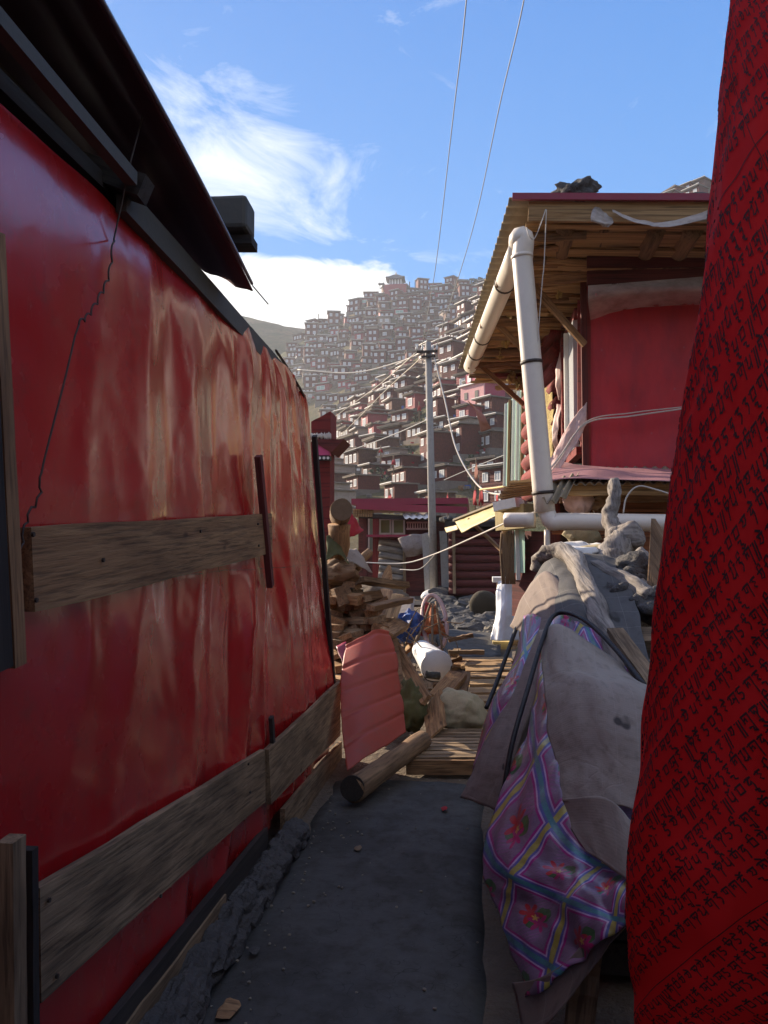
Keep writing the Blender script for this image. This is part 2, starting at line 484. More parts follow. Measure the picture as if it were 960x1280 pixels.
def tube(pts, radii, n=12, wob=0.0, seed=0, cap=True):
    pts = [Vector(p) for p in pts]; v = []; f = []
    if not isinstance(radii, (list, tuple)): radii = [radii] * len(pts)
    t0 = (pts[1] - pts[0]).normalized()
    up = Vector((0, 0, 1)) if abs(t0.z) < 0.9 else Vector((1, 0, 0))
    u = (up - t0 * up.dot(t0)).normalized()
    for i, p in enumerate(pts):
        t = (pts[min(i + 1, len(pts) - 1)] - pts[max(i - 1, 0)]).normalized()
        u = (u - t * u.dot(t)).normalized(); w = t.cross(u)
        for k in range(n):
            a = 2 * math.pi * k / n
            r = radii[i]
            if wob: r *= 1 + wob * noise.noise(Vector((math.cos(a) * 1.3, math.sin(a) * 1.3, i * 0.45 + seed)))
            v.append(p + (u * math.cos(a) + w * math.sin(a)) * r)
    for i in range(len(pts) - 1):
        for k in range(n):
            f.append((i * n + k, i * n + (k + 1) % n, (i + 1) * n + (k + 1) % n, (i + 1) * n + k))
    if cap:
        f.append(tuple(range(n - 1, -1, -1))); f.append(tuple(range((len(pts) - 1) * n, len(pts) * n)))
    return v, f


def cr(P, t):
    """catmull-rom through list P at t in 0..1"""
    n = len(P) - 1
    if n == 0: return P[0]
    x = t * n; i = min(int(x), n - 1); s = x - i
    p1, p2 = P[i], P[i + 1]
    p0 = P[i - 1] if i > 0 else p1 * 2 - p2
    p3 = P[i + 2] if i + 2 <= n else p2 * 2 - p1
    return 0.5 * ((2 * p1) + (p2 - p0) * s + (2 * p0 - 5 * p1 + 4 * p2 - p3) * s * s + (3 * p1 - p0 - 3 * p2 + p3) * s * s * s)


def smoothpts(P, n): return [cr([Vector(p) for p in P], i / n) for i in range(n + 1)]


def lerpl(L, t):
    x = t * (len(L) - 1); i = min(int(x), len(L) - 2); return L[i] + (L[i + 1] - L[i]) * (x - i)


def wire(name, pts, r, mat, n=40, seg=5, parent=None, sag=0.0, **kw):
    P = smoothpts(pts, n)
    if sag: P = [p - Vector((0, 0, sag * 4 * (i / n) * (1 - i / n))) for i, p in enumerate(P)]
    return mesh(name, tube(P, r, seg), mat, parent, smooth=True, **kw)


def log(name, pts, radii, mat, parent=None, n=24, wob=0.25, ring=16, **kw):
    P = smoothpts(pts, n); R = [lerpl(radii, i / n) if isinstance(radii, (list, tuple)) else radii for i in range(n + 1)]
    m = frame(P[0], P[-1] - P[0])
    return mesh(name, tube(P, R, ring, wob, rnd.random() * 40), mat, parent, m, smooth=True, **kw)


def patch(ctrl, nu, nv, disp=None, edge=0.0, seed=0):
    """ctrl rows of world Vectors; catmull-rom surface. returns vf, uvs (metres)"""
    ctrl = [[Vector(p) for p in r] for r in ctrl]
    g = []
    for j in range(nv + 1):
        t = j / nv
        g.append([None] * (nu + 1))
        for i in range(nu + 1):
            s = i / nu
            g[j][i] = cr([cr(r, s) for r in ctrl], t)
    W_ = sum((g[nv // 2][i + 1] - g[nv // 2][i]).length for i in range(nu)); H_ = sum((g[j + 1][nu // 2] - g[j][nu // 2]).length for j in range(nv))
    out = []; uvs = []
    for j in range(nv + 1):
        for i in range(nu + 1):
            p = g[j][i].copy()
            du = g[j][min(i + 1, nu)] - g[j][max(i - 1, 0)]; dv = g[min(j + 1, nv)][i] - g[max(j - 1, 0)][i]
            nrm = du.cross(dv); nrm = nrm.normalized() if nrm.length > 1e-9 else Vector((0, -1, 0))
            if disp: p += nrm * disp(i / nu * W_, j / nv * H_, i / nu, j / nv)
            if edge:
                e = edge * noise.noise(Vector(((i / nu * W_) * 9, (j / nv * H_) * 9, seed)))
                if i == 0 or i == nu: p += du.normalized() * e
                if j == 0 or j == nv: p += dv.normalized() * e
            out.append(p); uvs.append((i / nu * W_, j / nv * H_))
    f = []
    for j in range(nv):
        for i in range(nu):
            k = j * (nu + 1) + i; f.append((k, k + 1, k + nu + 2, k + nu + 1))
    return (out, f), uvs


def cloth(name, ctrl, mat, nu=40, nv=40, disp=None, edge=0.0, solid=0.004, parent=None, seed=0, **kw):
    vf, uvs = patch(ctrl, nu, nv, disp, edge, seed)
    o = mesh(name, vf, mat, parent, smooth=True, uvs=uvs, solid=solid)
    if kw: tag(o, **kw)
    return o


def blob(c, s, amp=0.25, freq=1.6, seed=0, sub=3, squash=None):
    import bmesh
    bm = bmesh.new(); bmesh.ops.create_icosphere(bm, subdivisions=sub, radius=1)
    v = []
    for q in bm.verts:
        p = q.co.copy(); k = 1 + amp * noise.noise(p * freq + Vector((seed, seed * 2, 0))) + amp * 0.4 * noise.noise(p * freq * 3 + Vector((seed, 0, 0)))
        v.append(Vector(c) + Vector((p.x * s[0], p.y * s[1], p.z * s[2])) * k)
    f = [tuple(x.index for x in q.verts) for q in bm.faces]; bm.free()
    return v, f


def wrinkle(a=0.01, fx=6, fy=2, seed=0, ridge=0.0):
    def fn(x, y, s, t):
        k = a * noise.noise(Vector((x * fx, y * fy, seed))) + a * 0.4 * noise.noise(Vector((x * fx * 3, y * fy * 3, seed + 5)))
        if ridge:
            k += ridge * (1 - abs(noise.noise(Vector((x * fx * 0.8, y * fy * 0.6, seed + 11)))) * 2.2)
        return k
    return fn


EX = Vector((1, 0, 0)); EY = Vector((0, 1, 0)); EZ = Vector((0, 0, 1))


# ------------------------------------------------------------------ light, sky
def sky():
    w = bpy.data.worlds.new('World'); S.world = w; w.use_nodes = True
    nt = w.node_tree; bg = nt.nodes['Background']

    class WG(G):
        def __init__(s): s.nt = nt
    g = WG()
    t = g.n('ShaderNodeTexSky'); t.sky_type = 'NISHITA'; t.sun_disc = False
    t.sun_elevation = SUN_EL; t.sun_rotation = SUN_AZ; t.altitude = 3800; t.air_density = 1.0; t.dust_density = 0.6; t.ozone_density = 2.0
    c = g.n('ShaderNodeTexCoord'); d = V(g, c.outputs['Generated'])
    x, y, z = g.xyz(d)
    # project the direction on a cloud layer so that clouds flatten towards the horizon
    zz = z.max(0.03) + 0.12
    cv = g.vec(x / zz, y / zz, 0.0)
    big = g.noise(cv, 1.5, 7, 0.6, 0.4)
    wis = g.noise(g.vec(x * 3.0, y * 3.0, z * 5.5), 2.1, 8, 0.62, 1.1)

    def lump(px, py, sx, sy):
        v = (RM @ Vector(((px - 480) / F, (640 - py) / F, -1))).normalized()
        r = Vector((v.y, -v.x, 0)).normalized(); u = r.cross(v)
        a = (x * r.x + y * r.y + z * r.z) / sx; b = (x * u.x + y * u.y + z * u.z) / sy
        fr = (x * v.x + y * v.y + z * v.z).gt(0.0)
        return ((1.0 - (a * a + b * b)).max(0.0)) * fr
    low = lump(345, 410, .25, .10) * 1.8 + lump(150, 420, .3, .10) * 1.2
    wisp = (lump(265, 170, .13, .11) + lump(325, 250, .14, .08)) * .46
    cu = ((low + (wis - 0.5) * 1.5) * 3.2 - 0.95).max(0.0).min(1.0)
    cw = ((wisp * 0.75 + (wis - 0.60) * 1.5) * 1.5).max(0.0).min(0.72)
    wide = ((big - 0.40) * 3.0).max(0.0).min(0.75) * (((0.3 - y) * 4.0).max(0.0).min(1.0)).max(((z - 0.68) * 5.0).max(0.0).min(1.0))  # added clouds overhead and behind, out of view, to brighten and whiten the shade
    f = (cu.max(cw)).max(wide) * z.gt(-0.05)
    blue = g.mix(0.88, V(g, t.outputs[0]), g.mix(z.max(0.0).min(0.8), (2.2, 6.0, 11.6), (0.0, 1.3, 6.4)))
    cloud = g.mix(y.lt(0.3), (12.5, 12.6, 12.4), (14.0, 12.2, 9.8))  # warmer white for the added clouds out of view
    g.put(g.mix(f, blue, cloud), bg.inputs[0])
    bg.inputs[1].default_value = 0.051


sky()
sl = bpy.data.lights.new('sun', 'SUN'); sl.energy = 5.0; sl.angle = rad(0.5); sl.color = (1.0, 0.83, 0.64)
so = bpy.data.objects.new('sun', sl); COL.objects.link(so)
sd = Vector((math.sin(SUN_AZ) * math.cos(SUN_EL), math.cos(SUN_AZ) * math.cos(SUN_EL), math.sin(SUN_EL)))
so.rotation_euler = sd.to_track_quat('Z', 'Y').to_euler()


# ------------------------------------------------------------------ terrain
def interp(T, x):
    if x <= T[0][0]: return T[0][1]
    for (a, p), (b, q) in zip(T, T[1:]):
        if x <= b: return p + (q - p) * (x - a) / (b - a)
    return T[-1][1]


ZN = [(0, -.06), (6.5, -.06), (9, .12), (13, .2), (18, .5), (26, .9), (40, 1.9), (60, 4.4)]
YN = [(150, 640), (300, 615), (380, 560), (430, 512), (480, 476), (530, 436), (560, 408), (590, 380), (640, 346), (700, 318), (800, 266), (860, 232), (900, 222), (1100, 190), (1500, 230)]
YF = [(100, 600), (250, 520), (310, 468), (350, 438), (395, 409), (415, 402), (440, 384), (460, 371), (480, 362), (500, 360), (540, 357), (600, 354), (660, 352), (900, 340)]
YL = [(0, 400), (150, 372), (250, 382), (310, 396), (350, 403), (395, 412), (420, 425), (500, 460), (700, 480)]


def ud(x, y):
    a = math.atan2(x, y); r = math.hypot(x, y)
    a2 = max(-1.0, min(1.0, a + YAW))
    if abs(a) > math.pi / 2: a2 = 1.0 if a > 0 else -1.0
    return 480 + F * math.tan(a2), r * math.cos(a2)


def smooth(t): return t * t * (3 - 2 * t)


def ZY(Y, D): return 1.55 + (690 - Y) * D / 1000.0


def height(x, y):
    u, D = ud(x, y)
    if D < 60:
        z = interp(ZN, D)
        if D > 12: z += 0.12 * noise.noise(Vector((x * .3, y * .3, 0)))
        return z
    yn, yf, yl = interp(YN, u), interp(YF, u), interp(YL, u)
    z60 = 4.4
    zc = ZY(yn, 200)
    if D < 200:
        t = (D - 60) / 140
        z = z60 + (zc - z60) * (0.75 * t + 0.25 * t * t)
    elif D < 240: z = zc + (ZY(yn + 55, 240) - zc) * smooth((D - 200) / 40)
    elif D < 370:
        a = ZY(yn + 55, 240); b = ZY(yf, 370); z = a + (b - a) * (D - 240) / 130 if b > a else a + (b - a) * smooth((D - 240) / 130)
    elif D < 400:
        b = ZY(yf, 370); z = b - 10 * smooth((D - 370) / 30)
    elif D < 480:
        b = ZY(yf, 370) - 10; c = ZY(yl, 480); z = b + (c - b) * smooth((D - 400) / 80)
    else:
        z = ZY(yl, 480) * (1 - 0.5 * min(1, (D - 480) / 400))
    n = noise.fractal(Vector((x * .02, y * .02, 3)), 1.0, 2.0, 4)
    z += n * min(1, (D - 60) / 60) * min(4.5, D * .012)
    return z


def ground():
    v = []; f = []
    rs = [0.0]; r = 1.5
    while r < 950: rs.append(r); r *= 1.028 if r > 50 else 1.09
    NA = 560
    angs = []
    for k in range(NA):      # denser ahead
        t = k / NA * 2 - 1
        angs.append(math.pi * (0.35 * t + 0.65 * t ** 3))
    v.append(Vector((0, 0, height(0, 0))))
    for r in rs[1:]:
        for a in angs:
            x, y = r * math.sin(a - YAW * .3), r * math.cos(a - YAW * .3); v.append(Vector((x, y, height(x, y))))
    for k in range(NA): f.append((0, 1 + (k + 1) % NA, 1 + k))
    for i in range(len(rs) - 2):
        for k in range(NA):
            a, b = 1 + i * NA + k, 1 + i * NA + (k + 1) % NA
            f.append((a, b, b + NA, a + NA))
    o = mesh('ground', (v, f), 'hill', mtx=Matrix.Identity(4), smooth=True); tag(o, kind='structure')


ground()

hz = mesh('haze', span((-1050, -1050, -3), (1050, 1050, 145)), plain('haze_air', (1, 1, 1)), mtx=Matrix.Identity(4)); tag(hz, kind='stuff')
hm = bpy.data.materials.new('smoke_haze'); hm.use_nodes = True; nt = hm.node_tree; nt.nodes.clear()
pv = nt.nodes.new('ShaderNodeVolumePrincipled'); pv.inputs['Density'].default_value = 0.0004; pv.inputs['Color'].default_value = (0.88, 0.93, 1.0, 1); pv.inputs['Anisotropy'].default_value = 0.35
mo = nt.nodes.new('ShaderNodeOutputMaterial'); nt.links.new(pv.outputs[0], mo.inputs['Volume'])
hz.data.materials.clear(); hz.data.materials.append(hm)


# ------------------------------------------------------------------ hillside houses
ORD = 'first second third fourth fifth sixth seventh eighth ninth tenth eleventh twelfth thirteenth fourteenth fifteenth sixteenth seventeenth eighteenth nineteenth twentieth'.split()
ORD += ['twenty-' + o for o in ORD[:9]] + ['thirtieth'] + ['thirty-' + o for o in ORD[:9]]


def setmats(o, k):
    o.matrix_basis = k


def childmesh(name, vf, mat, parent, mtx=None, **kw):
    """part of a prototype built in the prototype's local frame"""
    m = WM[parent.name] @ (mtx or Matrix.Identity(4))
    return mesh(name, vf, mat, parent, m, local=True, **kw)


def windowvf(w, h):
    t = 0.09 * 1.5
    fr = join(span((-w / 2, -.06, 0), (w / 2, .02, t)), span((-w / 2, -.06, h - t), (w / 2, .02, h)), span((-w / 2, -.06, t), (-w / 2 + t, .02, h - t)),
              span((w / 2 - t, -.06, t), (w / 2, .02, h - t)), span((-.045, -.05, t), (.045, .02, h - t)))
    return fr, span((-w / 2 + t, -.02, t), (w / 2 - t, .01, h - t))


def house_proto(w, dp, h, wins, wall, storeys=1, base=1.2, band=True, cornice=False, balcony=False):
    t = thing('hillside_house', '', 'house', (0, 0, -60))
    v, f = span((-w / 2, 0, 0), (w / 2, dp, h * storeys))
    # log courses as real ledges on front and sides
    parts = [(v, f)]
    n = int(h * storeys / .42)
    for i in range(n): parts.append(span((-w / 2 - .05, -.05, .05 + i * .42), (w / 2 + .05, dp, .05 + i * .42 + .34)))
    childmesh('wall', join(*parts), wall, t)
    childmesh('stone_base', join(span((-w / 2 - .25, -.5, -base - 2.4), (w / 2 + .25, dp, -.01))), 'house_stone', t)
    H = h * storeys
    rf = [span((-w / 2 - .4, -.65, H), (w / 2 + .4, dp + .2, H + .2))]
    if cornice:
        k = int(w / .35)
        for i in range(k): rf.append(span((-w / 2 + i * .35, -.5, H - .2), (-w / 2 + i * .35 + .16, -.06, H - .003)))
    r_ = random.Random(w * 7 + dp)
    for k in range(3): rf.append(blob((r_.uniform(-w / 2, w / 2), r_.uniform(.2, dp), H + .25), (.35, .3, .2), sub=1, seed=k))
    rb = childmesh('roof', join(*rf), 'house_roof', t)
    childmesh('parapet', join(span((-w / 2 - .45, -.72, H + .203), (w / 2 + .45, -.5, H + .32)), ), 'white_paint' if band else 'house_stone', t)
    for s in range(storeys):
        for (cx, ww, hh, pane) in wins:
            fr, pn = windowvf(ww, hh)
            wo = childmesh('window', fr, 'white_paint', t, Matrix.Translation((cx, -.07, s * h + (h - hh) * .5)))
            m = WM[wo.name]
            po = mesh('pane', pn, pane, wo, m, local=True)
    if balcony:
        bl = [span((-w / 2, -1.1, -.12), (w / 2, -.06, -.01)), span((-w / 2, -1.1, .8), (w / 2, -1.04, .88))]
        for i in range(int(w / .5)): bl.append(span((-w / 2 + i * .5, -1.09, -.01), (-w / 2 + i * .5 + .07, -1.04, .8)))
        childmesh('balcony', join(*bl), 'white_paint', t)
    return t


def copy_tree(o, parent=None):
    c = o.copy(); COL.objects.link(c); c.parent = parent
    if parent is not None: c.matrix_parent_inverse = Matrix.Identity(4)
    for ch in KIDS.get(o.name, []): copy_tree(ch, c)
    return c


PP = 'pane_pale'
M['house_pale'] = plain('far_house_pale_plaster', (0.42, 0.34, 0.28), 0.9, 0.3, 0.7, 0.2)
protos = [
    (house_proto(4.6, 4, 2.5, [(-1.1, 1.1, 1.3, PP), (1.1, 1.1, 1.3, PP)], 'house_wood'), 'maroon log house with two white windows'),
    (house_proto(6.2, 4, 2.5, [(-2, 1.0, 1.2, PP), (-.3, 1.0, 1.2, PP), (1.8, 1.4, 1.3, PP)], 'house_wood', band=False), 'wide maroon log house with three windows'),
    (house_proto(4.2, 4, 2.5, [(-.4, 1.5, 1.3, PP)], 'house_brown'), 'small brown log house with one wide window'),
    (house_proto(5.4, 4, 2.6, [(-1.6, .95, 1.3, PP), (0, .95, 1.3, PP), (1.6, .95, 1.3, PP)], 'house_brown', band=False, cornice=True), 'brown house with three tall windows'),
    (house_proto(4.8, 4, 2.4, [(-1.2, 1.1, 1.2, PP), (1.2, 1.1, 1.2, PP)], 'house_wood', storeys=2, cornice=True), 'two-storey maroon house with four windows'),
    (house_proto(5.6, 4, 2.5, [(-.6, 3.4, 1.4, 'pane_aqua')], 'house_red'), 'red clad house with a long glazed front'),
    (house_proto(5.0, 4, 2.4, [(-1.2, 1.3, 1.2, PP), (1.2, .9, 1.2, PP)], 'house_brown', balcony=True), 'brown house with a pale balcony rail'),
    (house_proto(4.4, 4, 2.4, [(-1.1, .9, 1.1, PP), (1.0, 1.3, 1.1, PP)], 'house_pale'), 'pale plastered house with two windows'),
    (house_proto(3.4, 4, 2.9, [(0, 1.5, 1.5, PP)], 'house_red', band=False, cornice=True), 'narrow tall red house with one window'),
]
KIDS = {}
for o in list(S.objects):
    if o.parent: KIDS.setdefault(o.parent.name, []).append(o)

hr = random.Random(5)
placed = []      # (slope, terrace, u, proto index, x, y, z, rot)


def put_rows(slope, D0, D1, u0, u1, step_z, side, dens, skip=()):
    """terraces follow the contour of the slope: march each column uphill"""
    cands = []
    row = 0
    Dm = D0
    # rows at equal rise, measured at mid column
    um = (u0 + u1) / 2

    def pt(u, D):
        dx = (u - 480) / F; a = math.atan(dx) - YAW; r = D / math.cos(a + YAW)
        return r * math.sin(a), r * math.cos(a)
    D = D0; last = None
    while D < D1:
        x, y = pt(um, D); z = height(x, y)
        if last is None or z - last >= step_z:
            last = z; u = u0 + hr.uniform(0, 20)
            while u < u1:
                k = hr.choice((0, 0, 1, 2, 3, 3, 4, 4, 5, 6, 2, 7, 8, 8))
                DD = D + hr.uniform(-1.5, 1.5) + 2.5 * noise.noise(Vector((u * .02, row * 1.3, 0)))
                x, y = pt(u, DD); zz = height(x, y)
                placed.append([slope, row, u, k, x, y, zz])
                wd = (4.6, 6.2, 4.2, 5.4, 4.8, 5.6, 5.0, 4.4, 3.4)[k]
                u += (wd * (0.54 if side else 1.08) + hr.choice(dens)) * 1000 / D
            row += 1
        D += 1.0


put_rows('near', 61, 197, 396, 650, 2.4, True, (0.0, .2, .4, .8, 2.4))
put_rows('far', 262, 369, 352, 640, 3.6, False, (0.1, .4, .8, 1.6, 4.0))
# the slope that peeks over the right-hand roof
put_rows('right', 150, 199, 826, 885, 3.6, True, (0.3, .8))


def crest_u(slope, u):   # keep only what the photo could show
    return True


keep = []
for p in placed:
    slope, row, u, k, x, y, z = p
    D = ud(x, y)[1]; py = 690 - (z + 2.6 - 1.55) * 1000 / D
    left = 390 if py < 500 else 404
    if py < 500: left = 300 + (py - 380) * .72
    if u < left - 6: continue
    if slope == 'far':
        if interp(YN, u) < py - 8: continue            # hidden behind the near spur
    if slope == 'near':
        if py > 640: continue
        if u > 640: continue
        if py > interp(YN, u) + 400: continue
        if hr.random() < .10: continue
    if slope == 'right' and py > 246: continue
    keep.append(p + [py])
far_ = [p for p in keep if p[0] == 'far']; hr.shuffle(far_)
spare = []
while len(keep) > 300:
    spare.append(far_.pop()); keep.remove(spare[-1])
print('houses', len(keep), [sum(1 for p in keep if p[0] == q) for q in ('near', 'far', 'right')])
rows = {}
for p in keep: rows.setdefault((p[0], p[1]), []).append(p)
maxrow = {}
for (s, r_) in rows: maxrow[s] = max(maxrow.get(s, 0), r_)
SL = {'near': 'near crest', 'far': 'far crest', 'right': 'right crest'}
used_proto = set()
nb = 0
for (s, r_), L in sorted(rows.items()):
    L.sort(key=lambda p: p[2])
    rr = sorted({q for (a, q) in rows if a == s}); ti = len(rr) - 1 - rr.index(r_)
    for i, p in enumerate(L):
        _, _, u, k, x, y, z, py = p
        proto, desc = protos[k]
        o = copy_tree(proto)
        if s == 'far': rz = hr.uniform(-.6, .4)
        else: rz = -0.98 + hr.uniform(-.2, .2)
        o.location = (x, y, z + hr.uniform(.2, .7)); o.rotation_euler = (0, 0, rz + math.atan2(-x, y) * .0)
        sc = hr.uniform(.88, 1.1) * (1.04 if s == 'far' else min(.84, .54 + .30 * (ud(x, y)[1] - 61) / 80))
        o.scale = (sc, sc, sc * hr.uniform(.95, 1.08))
        o['label'] = '%s, %s from left, %s terrace below %s' % (desc, ORD[i], ORD[ti], SL[s])
        o['category'] = 'house'; o['group'] = 'log houses on the hillside'


# the houses past three hundred, the smallest ones on the far ridge, as one mass
V_, F_, I_ = [], [], []
for p in spare:
    x, y, z, k = p[4], p[5], p[6] + .4, p[3]; w = (4.6, 6.2, 4.2, 5.4, 4.8, 5.6, 5.0, 4.4, 3.4)[k] * 1.04
    R_ = Matrix.Rotation(hr.uniform(-.6, .4), 3, 'Z'); hh = 2.6 * (2 if k == 4 else 1)
    bx = [((0, 2, hh / 2), (w, 4, hh), 2 if k in (5, 8) else (1 if k in (2, 3, 6) else 0)), ((0, 1.8, hh + .12), (w + .9, 5, .22), 3), ((0, 1.8, -1.8), (w + .4, 4.6, 3.58), 4)]
    for s_ in range(2 if k == 4 else 1):
        for q in range(1 if w < 4.4 else 2 if w < 5.3 else 3): bx.append((((q - (0 if w < 4.4 else .5 if w < 5.3 else 1)) * w * .36, -.06, 1.3 + s_ * 2.5), (1.1, .1, 1.25), 5))
    for c, s_, m_ in bx:
        v, f = box((0, 0, 0), s_); n = len(V_); V_ += [Vector((x, y, z)) + R_ @ (Vector(c) + q) for q in v]; F_ += [tuple(a + n for a in t) for t in f]; I_ += [m_] * 6
if V_:
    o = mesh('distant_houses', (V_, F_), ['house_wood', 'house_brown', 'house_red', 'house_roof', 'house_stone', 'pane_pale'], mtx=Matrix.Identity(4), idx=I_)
    tag(o, 'remaining small maroon houses crowded over the hazy far ridge', kind='stuff')


def kill(o):
    for c in KIDS.get(o.name, []): kill(c)
    bpy.data.objects.remove(o)


for pr, _ in protos: kill(pr)


# washing, plastic sheets and rubble strewn between the houses
def strew():
    q = random.Random(91); V_, F_, I_ = [], [], []
    mats = ['white_paint', 'house_stone', 'plank_tan', 'red_cloth', 'blue_plastic', 'house_roof']
    L = [p for p in keep if p[0] != 'right']
    for i in range(1500):
        p = q.choice(L); near = p[0] == 'near'
        x = p[4] + q.uniform(-4, 4); y = p[5] - q.uniform(.3, 3.5); z = height(x, y)
        s = q.uniform(.12, .42) * (1 if near else 1.7); k = q.choices(range(6), (5, 6, 5, 3, 1, 4))[0]
        m = Matrix.Rotation(q.uniform(0, 3), 3, 'Z') @ Matrix.Rotation(q.uniform(-.5, .5), 3, 'X')
        v, f = box((x, y, z + q.uniform(.1, .9 if k in (0, 3) else .3)), (s * q.uniform(.5, 2.2), s * q.uniform(.1, .8), s * q.uniform(.4, 1.6)), m)
        n = len(V_); V_ += v; F_ += [tuple(a + n for a in t) for t in f]; I_ += [k] * 6
    o = mesh('hillside_litter', (V_, F_), mats, mtx=Matrix.Identity(4), idx=I_); tag(o, 'washing, sheets and rubble strewn between the hillside houses', kind='stuff')


strew()


# ------------------------------------------------------------------ path and its edges
def slab_path():
    L = [(-.97 + .03 * noise.noise(Vector((y * 1.7, 0, 0))), y) for y in [-4 + i * .25 for i in range(39)]]
    Rr = [(.03 + .02 * noise.noise(Vector((y * 1.9, 5, 0))), y) for y in [-4 + i * .25 for i in range(39)]]
    v = []; f = []
    n = len(L); m = 14
    for (a, y), (b, _) in zip(L, Rr):
        for i in range(m + 1):
            t = i / m; x = a + (b - a) * t
            v.append((x, y, .012 * noise.noise(Vector((x * 3, y * 3, 0))) + .008 * noise.noise(Vector((x * 11, y * 11, 0))) - .03 * abs(2 * t - 1) ** 6))
    for j in range(n - 1):
        for i in range(m):
            k = j * (m + 1) + i; f.append((k, k + 1, k + m + 2, k + m + 1))
    o = mesh('path', (v, f), 'concrete', mtx=Matrix.Identity(4), smooth=True, solid=0.09)
    o.modifiers['solid'].offset = -1
    tag(o, kind='structure')


slab_path()
# trodden soil strip along the alley, over the hillside sheet
v = []; f = []
for j in range(60):
    y = -6 + j * .5
    for i in range(41):
        x = -5 + i * .25
        v.append((x, y, height(x, y) + .006 + .02 * noise.noise(Vector((x * 2, y * 2, 4))) + .025))
for j in range(59):
    for i in range(40):
        k = j * 41 + i; f.append((k, k + 1, k + 42, k + 41))
o = mesh('soil', (v, f), 'earth', mtx=Matrix.Identity(4), smooth=True); tag(o, kind='structure')

# ------------------------------------------------------------------ left: house clad in red vinyl
LH = thing('vinyl_clad_house', 'low house clad in glossy red vinyl sheeting with nailed grey boards', 'house', (-1.3, 2.0, 0))


def vinyl_wall():
    X = -1.10; ys = [-2.6 + i * .03 for i in range(297)]; nz = 110
    v = []; uv = []; f = []
    rr = 0.14; yend = 6.22
    for y in ys:
        for j in range(nz + 1):
            t = j / nz
            top = 2.63 + .02 * noise.noise(Vector((y * 2.0, 7, 0))) - (max(0, y - 4.3) ** 2) * .012
            z = .12 + (top - .12) * t
            far = max(0.0, min(1.0, (y - 1.6) / 2.2))
            # vertical drapes: stretched noise, stronger away from the camera
            a = noise.noise(Vector((y * 3.1 + z * .25, z * .55, 1.0)))
            b = 1 - abs(noise.noise(Vector((y * 1.75 - z * .35 + .5 * noise.noise(Vector((y, z, 3))), z * .33, 4.0)))) * 2.6
            mk = max(0.0, min(1.0, .55 + 1.6 * noise.noise(Vector((y * .9, z * .9, 31)))))
            far *= .35 + .65 * mk
            up = max(0.0, min(1.0, (z - 1.2) / .7)) * max(0.0, min(1.0, (5.0 - y) / 1.4)); far *= 1 - .72 * up
            c = 1 - abs(noise.noise(Vector((y * 3.6 + z * .8, z * .8, 9.0)))) * 2.8
            dent = noise.noise(Vector((y * 5, z * 4.5, 14)))
            cs = max(0.0, 1 - abs(noise.noise(Vector((y * 2.2 + z * 1.6, z * 1.0 - y * .5, 44)))) * 16) * .005 + max(0.0, 1 - abs(noise.noise(Vector((y * 2.9 - z * 1.3, z * .9 + y * .6, 54)))) * 18) * .004
            x = X + cs * (.25 + .75 * far) + .02 * a * (.35 + far) + (.044 * max(b, -.4) + .006 * max(c, -.3)) * (.10 + .90 * far) + .003 * dent * far + .018 * noise.noise(Vector((y * .8, z * .8, 20)))
            # sag line where two sheets overlap
            if z < 1.47: x += .004
            x -= (max(0, z - 2.35)) ** 2 * .35
            yy = y
            if y > yend - rr:
                q = (y - (yend - rr)) / (ys[-1] - (yend - rr)); an = q * 1.7
                x = x - rr * (1 - math.cos(an)) - .0; yy = yend - rr + math.sin(min(an, 1.57)) * rr
            ye = 6.17 - .92 * max(0.0, min(1.0, (z - .45) / 2.15))
            if yy > 2: yy = 2 + (yy - 2) * (ye - 2) / 4.22
            v.append((x, yy, z)); uv.append((y, z))
    n1 = nz + 1
    for i in range(len(ys) - 1):
        for j in range(nz):
            k = i * n1 + j; f.append((k, k + n1, k + n1 + 1, k + 1))
    mesh('vinyl_sheet', (v, f), 'vinyl', LH, Matrix.Translation((-1.1, 2, 0)), smooth=True, uvs=uv)


vinyl_wall()
mesh('wall', join(span((-4.2, -2.6, -.1), (-1.24, 5.1, 2.58)), span((-4.2, 5.101, -.1), (-1.26, 5.9, 1.2))), 'dark_wood', LH)
mesh('roof', span((-4.4, -2.7, 2.61), (-1.95, 5.2, 3.0)), 'purple_metal', LH)


def WXp(px, py, out=0.0): return WX(px, py, -1.10 + .035 + out)


TH = Vector((.028, 0, 0))
# nailed boards
board('board', WXp(25, 660), WXp(333, 642), WXp(334, 691), WXp(30, 766), TH, 'plank_tan', LH, .005)
board('board', WXp(36, 1112), WXp(325, 936), WXp(325, 1001), WXp(38, 1251), TH, 'plank_grey', LH, .006)
board('board', WXp(329, 937, .02), WXp(421, 852, .02), WXp(421, 919, .02), WXp(332, 1005, .02), TH, 'plank_grey', LH, .006)
board('base_board', WX(350, 1011, -1.06), WX(423, 926, -1.06), WX(423, 990, -1.06), WX(350, 1092, -1.06), TH, 'plank_grey', LH, .005)
board('base_board', (-1.075, .6, .24), (-1.075, 4.0, .17), (-1.075, 4.0, -.02), (-1.075, .6, -.02), TH, 'dark_wood', LH, .006)
board('base_board', (-1.055, 1.9, .15), (-1.055, 3.3, .13), (-1.055, 3.3, -.03), (-1.055, 1.9, -.03), TH * .6, 'plank_grey', LH, .01)


def batten(p, q, w, t, mat, out=.05):
    a = WXp(*p, out); b = WXp(*q, out); beam('batten', a, b, t, w, mat, LH, .0025, up=EY)


